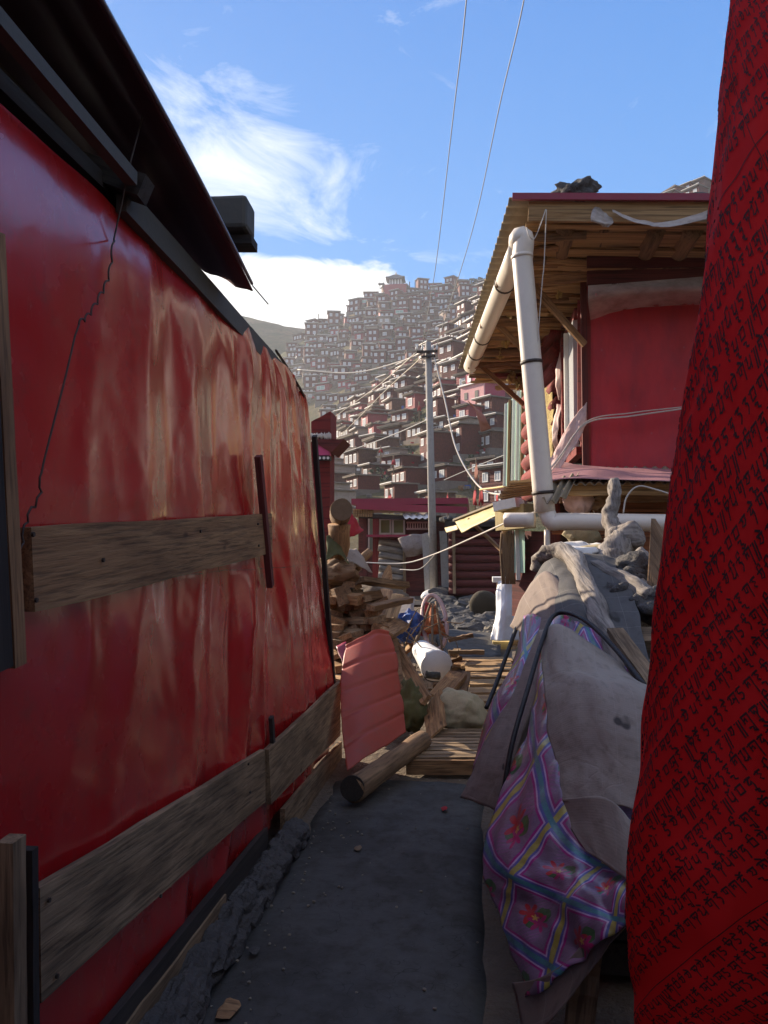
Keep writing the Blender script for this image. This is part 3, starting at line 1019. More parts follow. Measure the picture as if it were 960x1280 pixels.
batten((-9, 290), (19, 832), .045, .03, 'plank_tan', .02)
batten((-32, 280), (-3, 836), .05, .045, 'dark_wood', .03)
batten((323, 570), (338, 733), .045, .03, 'maroon_wood', .03)
batten((14, 1048), (16, 1330), .05, .04, 'plank_grey', .04)
batten((34, 1060), (36, 1340), .025, .04, 'dark_wood', .03)
batten((339, 896), (341, 930), .035, .02, 'dark_wood', .03)
batten((393, 545), (417, 858), .05, .03, 'dark_wood', .0)

# nails on the boards
for (px, py) in ((40, 668), (44, 750), (128, 700), (322, 655), (323, 682), (250, 664), (60, 1125), (70, 1220), (310, 955), (312, 990), (345, 950), (410, 870), (200, 1120)):
    c = WXp(px, py, .032)
    mesh('nail', tube([c, c + Vector((.006, 0, 0))], .006, 8), 'dark_metal', LH)

# awning sheet, its rafters and flashing
ze = lambda y: 1.55 + 1.14 + .194 * (3.31 - y)
rows_ = []
for y in (-2.6, -1, 0, 1, 2, 2.7, 3.31):
    rows_.append([Vector((-.95 - d, y - d * .0, ze(y) + .5 * d + .012 * math.sin(y * 3 + d * 4))) for d in (0, .25, .6, 1.05)])
rows_[-1][1] += Vector((0, .03, 0)); rows_[-1][0] += Vector((0, -.0, -.01))
vf, uvs = patch(rows_, 30, 90, lambda x, y, s, t: .012 * abs(math.sin(y * 0 + x * 14)) ** 4 + .004 * noise.noise(Vector((x * 4, y * 2, 0))))
mesh('roof_sheet', vf, 'purple_metal', LH, smooth=True, uvs=uvs, solid=.006)
mesh('roof_edge', tube([(-.945, y, ze(y) + .004 + .012 * math.sin(y * 3)) for y in [-2.6 + i * .12 for i in range(50)]], .007, 6), 'edge_metal', LH, smooth=True)
wire('torn_edge', [(-.947, 3.29, ze(3.3)), (-.93, 3.36, ze(3.3) - .02), (-.905, 3.4, ze(3.3) - .05)], .003, 'edge_metal', parent=LH, n=8)
beam('rafter', (-1.03, -2, 2.85), (-1.04, 2.29, 2.69), .035, .04, 'beam_dark', LH)
beam('rafter', (-1.30, -2, 2.98), (-1.30, 3.1, 2.80), .06, .06, 'dark_wood', LH)
beam('rafter', (-1.7, 1.2, 3.0), (-1.04, 1.25, 2.74), .05, .06, 'dark_wood', LH)
beam('rafter', (-1.7, 2.3, 2.95), (-1.02, 2.35, 2.68), .08, .07, 'dark_wood', LH)
beam('wall_plate', (-1.10, 2.35, 2.66), (-1.12, 4.7, 2.585), .035, .09, 'beam_dark', LH)
beam('wall_plate', (-1.17, -2.4, 2.68), (-1.17, 2.5, 2.70), .06, .05, 'dark_wood', LH)
vf, uvs = patch([[Vector((-1.98, y, ze(y) + .50)), Vector((-2.6, y, ze(y) + 1.05)), Vector((-3.3, y, ze(y) + 1.75))] for y in (-2.6, 0, 2, 4.2)], 20, 30, lambda x, y, s, t: .015 * abs(math.sin(x * 14)) ** 4)  # added steep upper roof, out of view, keeps sun off the prayer flag
mesh('roof_sheet', vf, 'purple_metal', LH, smooth=True, uvs=uvs, solid=.006)
mesh('added_gable', span((-4.2, -2.6, 3.01), (-3.31, 4.2, 4.1)), 'dark_wood', LH)  # unseen block added along with the upper roof
mesh('soffit', span((-1.98, -2.5, 2.62), (-1.17, 3.0, 2.66)), 'dark_wood', LH)
wire('flashing', [(-1.10, 4.3, 2.67), (-1.11, 4.8, 2.62), (-1.12, 5.15, 2.56), (-1.13, 5.3, 2.45), (-1.14, 5.45, 2.2), (-1.16, 5.65, 1.7)], .008, 'dark_metal', parent=LH)
# beam end poking out above the roof
ob = beam('ridge_beam', (-2.2, 3.55, 3.12), (-1.045, 3.6, 3.12), .18, .155, 'beam_dark', LH, .006, bevel=.02)
beam('ridge_beam', (-2.2, 3.58, 3.015), (-1.035, 3.63, 3.01), .12, .045, 'dark_wood', LH, .006)
# tuft of dark scrub caught on the wall top
for k in range(3):
    mesh('debris_clump', blob((-1.2 - .05 * k, 4.95 + .22 * k, 2.61 + .0 * k), (.05, .12, .05), .6, 2.5, k, 2), 'boulder', LH, smooth=False)

# twisted wire hanging from the roof edge
pts = [(181, 98), (180, 135), (160, 215), (152, 255), (142, 300)]
P = smoothpts([WX(px, py, -1.0 + .04 * i * -.6) for i, (px, py) in enumerate(pts)], 16)
tw = [(142, 300), (136, 345), (124, 372), (110, 395), (97, 405)]
for k in range(60):
    t = k / 59; c = cr([WX(px, py, -1.03) for px, py in tw], t)
    a = t * 44; P.append(c + Vector((0, math.cos(a), math.sin(a))) * .007)
low = [(97, 405), (82, 470), (64, 540), (52, 590), (50, 620), (38, 640), (30, 665), (24, 700)]
P += smoothpts([WX(px, py, -1.035) for px, py in low], 30)[1:]
for i in range(76 + 14, 76 + 31):
    if i < len(P): P[i] = P[i] + Vector((0, math.cos(i * 1.7) * .008, math.sin(i * 1.7) * .008))
o = mesh('twisted_wire', tube(P, .0028, 5), 'dark_metal', smooth=True)
tag(o, 'thin rusty twisted wire dangling from the roof edge over the red vinyl', 'wire')

# rough stone kerb at the foot of the wall
kv = []
r_ = random.Random(3)
y = 1.0; K = []
while y < 4.35:
    s = r_.uniform(.16, .3); K.append(blob((-1.0 + r_.uniform(-.02, .02), y, .02), (.08, s * .75, .09), .32, 1.6, y, 4)); y += s * .8
o = mesh('stone_kerb', join(*K), 'boulder', smooth=False)
tag(o, 'low rough dark stone footing along the foot of the red vinyl house', 'footing')

# grit and litter on the path
gv = []
r_ = random.Random(40)
for i in range(150):
    y = 1.4 + 4.6 * r_.random() ** .8
    x = -.93 + abs(r_.gauss(0, .16)) if r_.random() < .7 else r_.uniform(-.95, .05)
    s = r_.uniform(.003, .009); gv.append(blob((x, y, .004), (s, s, s * .7), .4, 2, i, 1))
o = mesh('gravel', join(*gv), 'pale_rock'); tag(o, 'grit and small pebbles scattered over the concrete path', kind='stuff')
for i, (x, y, m_, s) in enumerate([(-.86, 3.1, 'boulder', .02), (-.62, 4.2, 'stick', .02), (-.84, 2.7, 'plank_tan', .035), (-.2, 4.9, 'red_cloth', .02), (-.7, 5.2, 'plank_tan', .04)]):
    o = mesh('litter', blob((x, y, .012), (s, s * 1.7, .006), .5, 2, i, 2), m_)
    tag(o, ['dark flat chip lying on the path edge', 'brown leaf-like scrap midway along the path', 'wood chip lying near the stone footing', 'tiny red scrap before the duckboard', 'tan wood chip near the fallen log end'][i], 'litter')


# ------------------------------------------------------------------ right: covered wood stack
def C(rows): return [[W(*p) for p in r] for r in rows]


# timber the cloths lie on
CS = thing('timber_stack', 'stack of rough dark timbers under the flowered oilcloth and grey tarps', 'timber stack', (.6, 3.4, 0))
r_ = random.Random(9)
for z in (.07, .21, .35, .49, .63, .77, .91):
    for x in (.34, .52, .70, .88, 1.06):
        if z > .7 and x < .5: continue
        y0 = 3.05 + max(0, z - .45) * 1.6 + max(0, .5 - x) * 1.2
        a = Vector((x + r_.uniform(-.03, .03), y0 + r_.uniform(-.05, .08), z)); b = Vector((x - .02, 4.6 + r_.uniform(-.1, .2), z + r_.uniform(-.01, .01)))
        beam('timber', a, b, .15, .115, 'dark_wood', CS, .006)
for (x, y, t) in ((.30, 3.0, .45), (.22, 3.6, .6), (.24, 4.5, 1.0), (.62, 2.75, .5)):
    beam('stake', (x, y, -.05), (x + .02, y + .03, t), .07, .07, 'dark_wood', CS, .005)
beam('stake', W(722, 1300, 2.5), W(735, 1180, 2.55), .08, .05, 'log_brown', CS, .006)

# flowered oilcloth
cloth('flowered_oilcloth', C([
    [(688, 770, 4.15), (712, 770, 4.0), (745, 790, 3.9), (790, 800, 3.8)],
    [(668, 850, 3.75), (700, 850, 3.55), (745, 860, 3.4), (800, 880, 3.3)],
    [(640, 950, 3.4), (680, 940, 3.15), (735, 960, 3.0), (800, 960, 2.95)],
    [(598, 1070, 3.05), (650, 1060, 2.85), (715, 1050, 2.7), (800, 1040, 2.68)],
    [(622, 1150, 2.78), (672, 1130, 2.62), (730, 1110, 2.5), (795, 1095, 2.5)],
    [(655, 1246, 2.5), (700, 1215, 2.42), (745, 1170, 2.36), (792, 1128, 2.33)]]), 'oilcloth', 70, 80,
    wrinkle(.03, 4.5, 3, 2, .02), .025, .003, label='lavender oilcloth printed with red lilies and striped diamonds over the stack', cat='oilcloth')
cloth('flowered_oilcloth', C([
    [(655, 770, 4.6), (668, 768, 4.45), (690, 780, 4.3)],
    [(640, 830, 4.35), (655, 825, 4.15), (680, 840, 4.0)],
    [(615, 880, 4.2), (634, 870, 4.0), (660, 880, 3.9)],
    [(592, 962, 4.05), (612, 935, 3.9), (640, 930, 3.8)]]), 'oilcloth', 30, 50, wrinkle(.016, 7, 2, 7), .01, .003,
    label='narrow strip of lavender flowered cloth hanging behind the brown-grey tarp fold', cat='oilcloth')
# pale backing showing at the hem
cloth('hem_backing', C([
    [(640, 1228, 2.56), (690, 1216, 2.46), (742, 1168, 2.42), (790, 1132, 2.40)],
    [(645, 1252, 2.54), (700, 1238, 2.44), (748, 1186, 2.40), (790, 1150, 2.38)],
    [(652, 1295, 2.50), (690, 1275, 2.43), (735, 1215, 2.40), (770, 1170, 2.38)]]), 'tarp_mid', 40, 16, wrinkle(.015, 6, 4, 3), .006, .003,
    label='brownish cloth backing drooping below the lowest hem of the flowered oilcloth', cat='cloth')

# tarps
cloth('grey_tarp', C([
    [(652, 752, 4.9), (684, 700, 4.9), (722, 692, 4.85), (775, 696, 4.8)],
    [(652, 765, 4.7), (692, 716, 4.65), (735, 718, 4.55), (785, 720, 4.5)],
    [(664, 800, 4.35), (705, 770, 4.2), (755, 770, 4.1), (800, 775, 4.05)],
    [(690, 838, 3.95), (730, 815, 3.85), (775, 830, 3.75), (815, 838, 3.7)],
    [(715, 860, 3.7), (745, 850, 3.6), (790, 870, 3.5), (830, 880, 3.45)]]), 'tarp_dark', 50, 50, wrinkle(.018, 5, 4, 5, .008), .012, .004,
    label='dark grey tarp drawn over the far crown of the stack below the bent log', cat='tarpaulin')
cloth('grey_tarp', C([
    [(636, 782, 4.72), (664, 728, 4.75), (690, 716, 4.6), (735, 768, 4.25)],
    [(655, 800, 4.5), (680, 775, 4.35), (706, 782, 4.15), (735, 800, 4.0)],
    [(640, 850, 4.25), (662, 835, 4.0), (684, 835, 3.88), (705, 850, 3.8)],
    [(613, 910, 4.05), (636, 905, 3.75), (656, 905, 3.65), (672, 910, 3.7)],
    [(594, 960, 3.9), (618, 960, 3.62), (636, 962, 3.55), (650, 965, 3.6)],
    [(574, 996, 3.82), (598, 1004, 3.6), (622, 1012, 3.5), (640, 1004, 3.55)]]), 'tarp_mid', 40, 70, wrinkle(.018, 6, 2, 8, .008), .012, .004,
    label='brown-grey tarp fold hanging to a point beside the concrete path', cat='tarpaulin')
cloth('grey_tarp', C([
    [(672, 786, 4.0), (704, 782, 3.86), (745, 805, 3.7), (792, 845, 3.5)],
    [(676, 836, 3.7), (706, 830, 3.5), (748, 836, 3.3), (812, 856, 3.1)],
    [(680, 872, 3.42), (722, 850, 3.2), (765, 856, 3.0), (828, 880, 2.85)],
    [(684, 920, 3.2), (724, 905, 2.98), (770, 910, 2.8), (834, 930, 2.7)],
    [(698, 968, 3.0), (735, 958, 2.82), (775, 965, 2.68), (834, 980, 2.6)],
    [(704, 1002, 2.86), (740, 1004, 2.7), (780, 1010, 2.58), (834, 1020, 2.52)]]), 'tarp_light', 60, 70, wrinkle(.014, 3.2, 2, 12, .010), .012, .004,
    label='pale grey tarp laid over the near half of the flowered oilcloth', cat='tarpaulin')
cloth('grey_tarp', C([
    [(702, 998, 2.88), (735, 996, 2.7), (763, 1000, 2.6), (785, 1022, 2.54), (805, 1050, 2.48)],
    [(712, 1030, 2.8), (742, 1030, 2.64), (772, 1040, 2.52), (800, 1065, 2.44), (812, 1085, 2.4)],
    [(735, 1066, 2.62), (752, 1076, 2.54), (775, 1094, 2.44), (798, 1112, 2.36), (812, 1122, 2.33)]]), 'tarp_light', 40, 26, wrinkle(.008, 5, 3, 15), .006, .005,
    label='stiff pale tarp flap hanging lowest, above the oilcloth beside the prayer flag', cat='tarpaulin')
o = wire('black_strap', [W(806, 858, 3.3), W(770, 812, 3.55), W(735, 778, 3.8), W(708, 766, 3.98), W(690, 772, 4.0), W(676, 806, 3.82), W(660, 860, 3.6), W(640, 930, 3.42), W(628, 1000, 3.35)], .011, 'black_rubber', seg=8)
tag(o, 'black rubber strap looped over the tarps of the covered stack', 'strap')
o = wire('black_strap', [W(654, 762, 4.78), W(640, 800, 4.6), W(622, 850, 4.4), W(608, 885, 4.25)], .012, 'black_rubber', seg=8)
tag(o, 'thin black cord down the far edge of the flowered strip', 'strap')
# white cloths on the far side
cloth('white_cloth', C([[(672, 690, 5.3), (705, 676, 5.4), (750, 678, 5.4), (790, 690, 5.3)], [(668, 702, 5.1), (705, 690, 5.15), (750, 692, 5.1), (790, 700, 5.1)], [(680, 716, 4.98), (708, 704, 4.95), (750, 706, 4.9), (790, 712, 4.9)]]), 'white_paint', 30, 24, wrinkle(.04, 7, 7, 3, .02), .01, .006,
    label='crumpled white cloths in the sun on top of the covered stack', cat='cloth')
o = mesh('pale_sack', blob(W(715, 694, 5.0), (.16, .12, .055), .4, 2, 4), 'white_paint', smooth=True); tag(o, 'small white bundle tucked under the bent weathered log', 'bundle')
o = mesh('pale_sack', blob(W(757, 690, 5.2), (.2, .12, .05), .4, 2, 8), 'sack_pale', smooth=True); tag(o, 'pale yellow sack lying between the bent log and the driftwood', 'sack')

# weathered logs and stones on top
o = log('bent_log', [W(668, 714, 5.0), W(677, 696, 4.98), W(698, 689, 4.9), W(716, 698, 4.7), W(732, 730, 4.4), W(750, 775, 4.05), W(768, 830, 3.7), W(784, 880, 3.45)], [.028, .045, .056, .05, .048, .05, .055, .06], 'log_grey', n=40, wob=.5)
tag(o, 'bent grey weathered log lying over the crown of the tarps', 'log')
o = log('weathered_branch', [W(742, 706, 4.75), W(775, 722, 4.5), W(815, 748, 4.25)], [.03, .04, .05], 'log_grey', n=16, wob=.5)
tag(o, 'short grey branch lying from the bent log towards the boulders', 'branch')
o = log('driftwood', [W(768, 600, 5.3), W(768, 622, 5.25), W(762, 645, 5.2), W(768, 664, 5.15), W(776, 680, 5.05), W(764, 700, 4.95), W(770, 722, 4.85), W(788, 745, 4.7), W(806, 775, 4.5)], [.035, .042, .05, .06, .085, .095, .11, .13, .15], 'log_grey', n=60, wob=.4)
mesh('knot', blob(W(787, 671, 5.05), (.085, .08, .09), .3, 1.2, 7, 4), 'log_grey', o, smooth=True)
mesh('knot', blob(W(804, 722, 4.75), (.09, .09, .16), .3, 1.2, 17, 4), 'log_grey', o, smooth=True)
tag(o, 'twisted pale driftwood trunk standing up before the white pipe', 'driftwood')
for i, (px, py, d, s, lab) in enumerate([(797, 712, 4.7, (.13, .12, .1), 'upper grey boulder against the driftwood trunk'), (778, 748, 4.45, (.13, .12, .1), 'dark round boulder below the driftwood trunk'), (812, 757, 4.3, (.12, .12, .09), 'dark boulder next to the prayer flag on the tarps'), (790, 726, 4.6, (.08, .08, .07), 'smallest dark stone wedged between boulders and driftwood')]):
    o = mesh('boulder', blob(W(px, py, d), s, .4, 1.8, i * 3 + 1, 4), 'boulder', smooth=True); tag(o, lab, 'boulder', 'stones weighing down the tarps')
m_ = board('split_board', W(814, 648, 4.6), W(840, 690, 4.5), W(832, 790, 4.3), W(806, 770, 4.4), Vector((.03, .03, 0)), 'log_brown', jit=.012); tag(m_, 'upright splintered brown board between boulders and prayer flag', 'board')
m_ = board('flat_board', W(752, 782, 4.2), W(822, 784, 4.1), W(824, 800, 3.95), W(765, 803, 4.0), Vector((0, .02, -.06)), 'plank_grey', jit=.005); tag(m_, 'pale flat board end lying below the dark boulders', 'board')
m_ = beam('leaning_beam', W(768, 792, 3.85), W(826, 872, 3.3), .075, .06, 'plank_grey', jit=.006); tag(m_, 'squared grey beam slanting down beside the bent log', 'beam')

# ------------------------------------------------------------------ right house
RH = thing('tarp_walled_house', 'two-level timber house with crimson tarpaulin wall, log eaves and corrugated roof', 'house', (1.6, 8, 0))
NB = Vector((-.09, 1, 0)).normalized()      # direction the side wall runs
# main volumes
zu0, zu1 = 2.22, 3.98
cx0 = W(735, 500, 7).x


def sx(y, off=0.0): return cx0 - .095 * (y - 7) + off


# upper storey front, crimson tarpaulin
vf, uvs = patch([[Vector((x, 7.0, z)) for x in (cx0 - .005, 1.7, 2.6, 4.2)] for z in (3.92, 3.4, 2.8, 2.2)], 60, 40, lambda x, y, s, t: .02 * noise.noise(Vector((x * 2.0, y * 1.6, 2))) + .008 * noise.noise(Vector((x * 6, y * 5, 2))) - (.06 * max(0, t - .8) * 5) ** 1.0 * .4)
mesh('tarpaulin', vf, 'crimson_tarp', RH, smooth=True, uvs=uvs, solid=.006)
mesh('wall', join(span((cx0 + .06, 7.03, .1), (4.3, 7.25, 4.0)), span((3.9, 7.25, .1), (4.3, 11, 4.0))), 'dark_wood', RH)
for (y0, y1, yy) in ((299, 333, 6.58), (334, 356, 6.6)):
    board('fascia_board', W(734, y0 + 4, yy), W(905, y0 + 1, yy), W(905, y1, yy), W(734, y1 + 1, yy), Vector((0, .03, 0)), 'maroon_wood', RH, .006)
vf, uvs = patch([[W(735, 357, 6.56), W(800, 352, 6.56), W(900, 344, 6.56)], [W(735, 375, 6.6), W(800, 366, 6.6), W(900, 364, 6.6)], [W(738, 400, 6.9), W(795, 386, 6.88), W(900, 380, 6.9)][:3]], 40, 12, wrinkle(.012, 4, 4, 1))
mesh('plastic_strip', vf, 'film', RH, smooth=True, uvs=uvs)
# corner post and side wall of logs
beam('corner_post', (cx0 - .03, 6.98, 2.2), (cx0 - .03, 6.98, 3.95), .05, .05, 'maroon_wood', RH, .003)
for k in range(9):
    z = 2.27 + k * .195
    log('wall_log', [(sx(8.25, .02), 8.25, z), (sx(9, .0), 9.0, z), (sx(10.2, 0), 10.2, z)], .095, 'red_wood', RH, 10, .12, 12)
    log('wall_log', [(sx(8.0) - .0, 8.12, z + .05), (sx(8.0) + .6, 8.16, z + .05)], .085, 'maroon_wood', RH, 6, .12, 12)
# side window between corner and log wall
sw = mesh('window', join(*[q_ for q_ in (span((sx(7.2) - .03, 7.1, 2.45), (sx(7.2) + .03, 7.2, 3.65)), span((sx(8) - .03, 7.9, 2.45), (sx(8) + .03, 8.0, 3.65)), span((sx(7.6) - .035, 7.1, 2.4), (sx(7.6) + .035, 8.0, 2.47)), span((sx(7.6) - .035, 7.1, 3.62), (sx(7.6) + .035, 8.0, 3.7)))]), 'red_wood', RH)
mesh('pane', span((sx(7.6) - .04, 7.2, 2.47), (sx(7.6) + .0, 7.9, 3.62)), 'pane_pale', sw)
mesh('sash', join(span((sx(7.25) - .06, 7.22, 2.47), (sx(7.25) - .0401, 7.28, 3.6)), span((sx(7.8) - .06, 7.56, 2.47), (sx(7.8) - .0, 7.6, 3.6))), 'white_paint', sw)
board('window_trim', W(722, 375, 7.05), W(734, 375, 7.0), W(730, 560, 7.0), W(722, 545, 7.05), Vector((0, .02, 0)), 'red_wood', RH, .004)
# peeling lining
for i, (a, b, c) in enumerate([((716, 455), (712, 480), (720, 510)), ((700, 440), (694, 470), (698, 500)), ((712, 500), (718, 530), (712, 545)), ((696, 505), (690, 540), (694, 565))]):
    cloth('peeling_strip', [[W(a[0], a[1], 8.05), W(a[0] + 7, a[1], 8.0)], [W(b[0], b[1], 7.95), W(b[0] + 7, b[1] - 4, 7.9)], [W(c[0], c[1], 8.0), W(c[0] + 5, c[1], 8.0)]], 'plaster', 4, 14, wrinkle(.03, 9, 9, i), parent=RH)
vf, uvs = patch(C([[(734, 500, 6.95), (734, 530, 6.9)], [(712, 528, 6.9), (724, 548, 6.75)], [(694, 562, 6.7), (705, 578, 6.55)], [(676, 592, 6.5), (688, 604, 6.35)]]), 20, 40, wrinkle(.02, 8, 8, 3, .01))
mesh('lining_flap', vf, 'plaster', RH, smooth=True, uvs=uvs, solid=.004)
vf, uvs = patch(C([[(672, 490, 8.8), (690, 480, 8.3)], [(674, 540, 8.6), (692, 520, 8.2)], [(672, 600, 8.3), (690, 570, 8.0)]]), 12, 20, wrinkle(.02, 8, 8, 6, .01))
mesh('lining_flap', vf, 'fringe', RH, smooth=True, uvs=uvs, solid=.004)

# green glass lean-to further along
vf_, _ = patch(C([[(634, 505, 12.0), (648, 492, 11.3), (662, 478, 10.4)], [(632, 608, 12.0), (646, 606, 11.3), (660, 605, 10.4)]]), 4, 1)
gp = mesh('glazed_panel', vf_, 'pane_aqua', RH, solid=.03)
for i in range(6):
    t = i / 5; a = W(634, 505, 12).lerp(W(662, 478, 10.4), t); b = W(632, 608, 12).lerp(W(660, 605, 10.4), t)
    off = Vector((-.02, -.02, 0)); beam('mullion', a + off, b + off, .04, .05, ('white_paint', 'plank_tan', 'white_paint')[i % 3], gp, .002)

# lower storey wall under the awning
board('lower_wall', W(690, 588, 7.1), W(900, 588, 7.1), W(900, 1000, 7.1), W(690, 1000, 7.1), Vector((0, .1, 0)), 'dark_wood', RH, 0)
for (y0, y1, x0, x1, mt) in ((590, 615, 690, 900, 'plank_tan'), (616, 640, 735, 900, 'brick_wood'), (641, 668, 690, 900, 'brick_wood'), (669, 690, 736, 900, 'brick_wood'), (691, 720, 690, 900, 'brick_wood'), (721, 760, 690, 900, 'maroon_wood')):
    board('wall_board', W(x0, y0, 6.55), W(x1, y0, 6.55), W(x1, y1, 6.55), W(x0, y1, 6.55), Vector((0, .08, 0)), mt, RH, .006)
beam('lower_post', W(735, 605, 6.5), W(735, 790, 6.5), .05, .04, 'maroon_wood', RH, up=EY)
beam('awning_plank', W(690, 612, 6.22), W(905, 611, 6.22), .1, .09, 'plank_eave', RH, .01)
beam('awning_plank', W(700, 624, 6.4), W(905, 622, 6.4), .1, .06, 'plank_tan', RH, .01)
beam('lower_post', W(691, 605, 6.6), W(694, 790, 6.6), .1, .1, 'maroon_wood', RH, up=EY)
mesh('rag', blob(W(722, 624, 6.3), (.1, .06, .13), .6, 2.5, 3), 'plaster', RH, smooth=True)
mesh('rag', blob(W(728, 668, 6.4), (.13, .06, .12), .4, 2.5, 13), 'sack_pale', RH, smooth=True)
mesh('rag', blob(W(752, 618, 6.4), (.12, .06, .12), .5, 2.5, 23), 'log_brown', RH, smooth=True)

# lower awning: corrugated sheet with red plastic over it
vf, uvs = patch(C([[(700, 586, 7.0), (800, 584, 7.0), (920, 584, 7.0)], [(684, 606, 6.1), (790, 604, 6.08), (920, 604, 6.06)]]), 200, 10, lambda x, y, s, t: .012 * math.sin(x * 2 * math.pi / .076))
mesh('awning_sheet', vf, 'corrugated', RH, smooth=True, uvs=uvs, solid=.003)
vf, uvs = patch(C([[(704, 578, 6.9), (735, 583, 6.9), (820, 586, 6.9), (920, 586, 6.9)], [(690, 586, 6.5), (745, 585, 6.5), (820, 590, 6.45), (920, 590, 6.45)], [(682, 603, 6.05), (740, 597, 6.06), (800, 601, 6.02), (920, 601, 5.98)]]), 50, 20, lambda x, y, s, t: .022 * noise.noise(Vector((x * 3, y * 4, 1))))
mesh('plastic_sheet', vf, 'pink_film', RH, smooth=True, uvs=uvs, solid=.004)
vf, uvs = patch(C([[(684, 606, 6.1), (706, 597, 6.15), (724, 592, 6.2)], [(672, 622, 5.95), (690, 628, 5.9), (712, 618, 5.95)]]), 60, 8, lambda x, y, s, t: .02 * math.sin(x * 2 * math.pi / .07))
mesh('awning_sheet', vf, 'corrugated', RH, smooth=True, uvs=uvs, solid=.003)
for k in range(7):
    a = W(625 + 2 * k, 622 - k * 3, 7.4 - k * .16); b = W(700, 612 - k * 2.4, 7.2 - k * .13)
    beam('eave_plank', a, b, .12, .022, 'plank_eave', RH, .006)
for k in range(9):
    a = W(690 + k * 26, 607, 6.2); b = a + Vector((0, 1.0, .03)); log('awning_pole', [a, b], .028, 'log_brown', RH, 4, .2, 8)

# upper roof
y0, y1 = 5.92, 10.2
gl = lambda y: W(652, 305, 6.0).x + (W(590, 455, 9.5).x - W(652, 305, 6.0).x) * (y - 6) / 3.5      # gutter line x
edge = lambda y: gl(y) - .10
rz = lambda y: 4.19 - .075 * (y - y0)
SLX = (W(905, 248, y0).z - W(641, 247, y0).z) / (W(905, 248, y0).x - W(641, 247, y0).x)
X0 = W(641, 247, y0).x
rx = lambda x: SLX * (x - X0)
vf, uvs = patch([[Vector((edge(y) + q, y, rz(y) + rx(edge(y) + q))) for q in (0, .9, 2.4, 4.2)] for y in (y0, 7.3, 8.7, y1)], 30, 220,
                lambda x, y, s, t: .018 * math.sin(y * 2 * math.pi / .13) + .01 * noise.noise(Vector((x, y * .8, 2))))
mesh('roof', vf, 'corrugated', RH, smooth=True, uvs=uvs, solid=.004)
beam('roof_fascia', (edge(y0) + .02, y0 - .02, rz(y0) + .0), (4.4, y0 - .02, rz(y0) + rx(4.4)), .03, .05, 'crimson_metal', RH, .002)
beam('roof_fascia', (cx0 + .1, y0 + .35, rz(y0) + .04 + rx(1)), (1.6, y0 + .35, rz(y0) + .05 + rx(1.6)), .5, .02, 'crimson_metal', RH, .002)
beam('front_plank', (edge(y0) + .14, y0 + .03, rz(y0) - .1), (4.4, y0 + .03, rz(y0) - .1 + rx(4.4)), .03, .15, 'plank_eave', RH, .008)
# planks that close the eaves, laid across
r_ = random.Random(4); y = y0 + .12; k = 0
while y < y1 - .05:
    w = r_.uniform(.10, .19)
    x0 = edge(y) + .16 + r_.uniform(-.03, .08); z = rz(y) - .1 - r_.uniform(.0, .055)
    x1 = (4.3 if y < 6.55 else sx(y) - .03 if y < 7.1 else sx(y) + .2)
    tl = r_.uniform(-.05, .05)
    a = Vector((x0, y + w / 2, z + tl * .4 + rx(x0))); b = Vector((x1, y + w / 2 + r_.uniform(-.03, .03), z - .01 + rx(x1)))
    o = beam('eave_plank', a, b, w * .93, .022, 'plank_eave', RH, .005)
    y += w; k += 1
# front rafters: round log ends
for (px, py, r) in ((708, 282, .085), (756, 278, .075), (820, 288, .075), (866, 286, .085), (905, 286, .08)):
    a = W(px, py, 6.12); b = a + Vector((0.02, 1.1, -.0)); b.z = a.z - .0
    log('rafter_log', [a, (a + b) / 2 + Vector((.01, 0, .01)), b], [r * .9, r, r * 1.05], 'log_brown', RH, 8, .2, 14)
log('eave_beam', [W(640, 330, 6.98), W(690, 329, 6.95), W(736, 328, 6.9), W(910, 318, 6.9)], [.07, .09, .1, .1], 'plank_eave', RH, 12, .15, 14)
log('eave_beam', [W(652, 352, 7.3), W(736, 348, 7.25)], [.06, .07], 'log_brown', RH, 6, .15, 12)
# brackets that carry the gutter
for (a, b, c, e) in (((620, 354, 6.75), (738, 346, 6.75), (667, 358, 6.74), (731, 431, 6.9)), ((600, 405, 7.9), (700, 402, 7.95), (624, 407, 7.9), (664, 447, 8.1)), ((585, 457, 9.4), (672, 457, 9.4), (602, 458, 9.38), (655, 506, 9.5))):
    beam('bracket_arm', W(*a), W(*b), .045, .07, 'plank_tan', RH, .004)
    beam('bracket_brace', W(*c), W(*e), .03, .055, 'plank_tan', RH, .003)
# scraps of straw-coloured lining stuffed under the eaves
for i, (px, py, d) in enumerate([(645, 370, 7.6), (640, 392, 8), (632, 425, 8.6), (625, 440, 9), (655, 350, 7.2), (700, 360, 7.4), (640, 472, 9.6), (650, 480, 9.6)]):
    mesh('lining_scrap', blob(W(px, py, d), (.05, .08, .07), .8, 2.6, i, 3), 'fringe', RH)
for i, (p, q, mt, w) in enumerate([((640, 360, 7.8), (700, 385, 8.0), 'red_wood', .12), ((630, 395, 8.3), (690, 400, 8.3), 'maroon_wood', .14), ((620, 430, 9), (680, 425, 9), 'red_wood', .12), ((615, 470, 9.8), (670, 470, 9.7), 'red_wood', .12), ((636, 380, 8), (690, 372, 8), 'plank_eave', .1), ((620, 447, 9.2), (680, 440, 9.2), 'plank_eave', .12), ((620, 485, 9.9), (662, 483, 9.8), 'plank_eave', .1)]):
    beam('loose_plank', W(*p), W(*q), w, .04, mt, RH, .008)
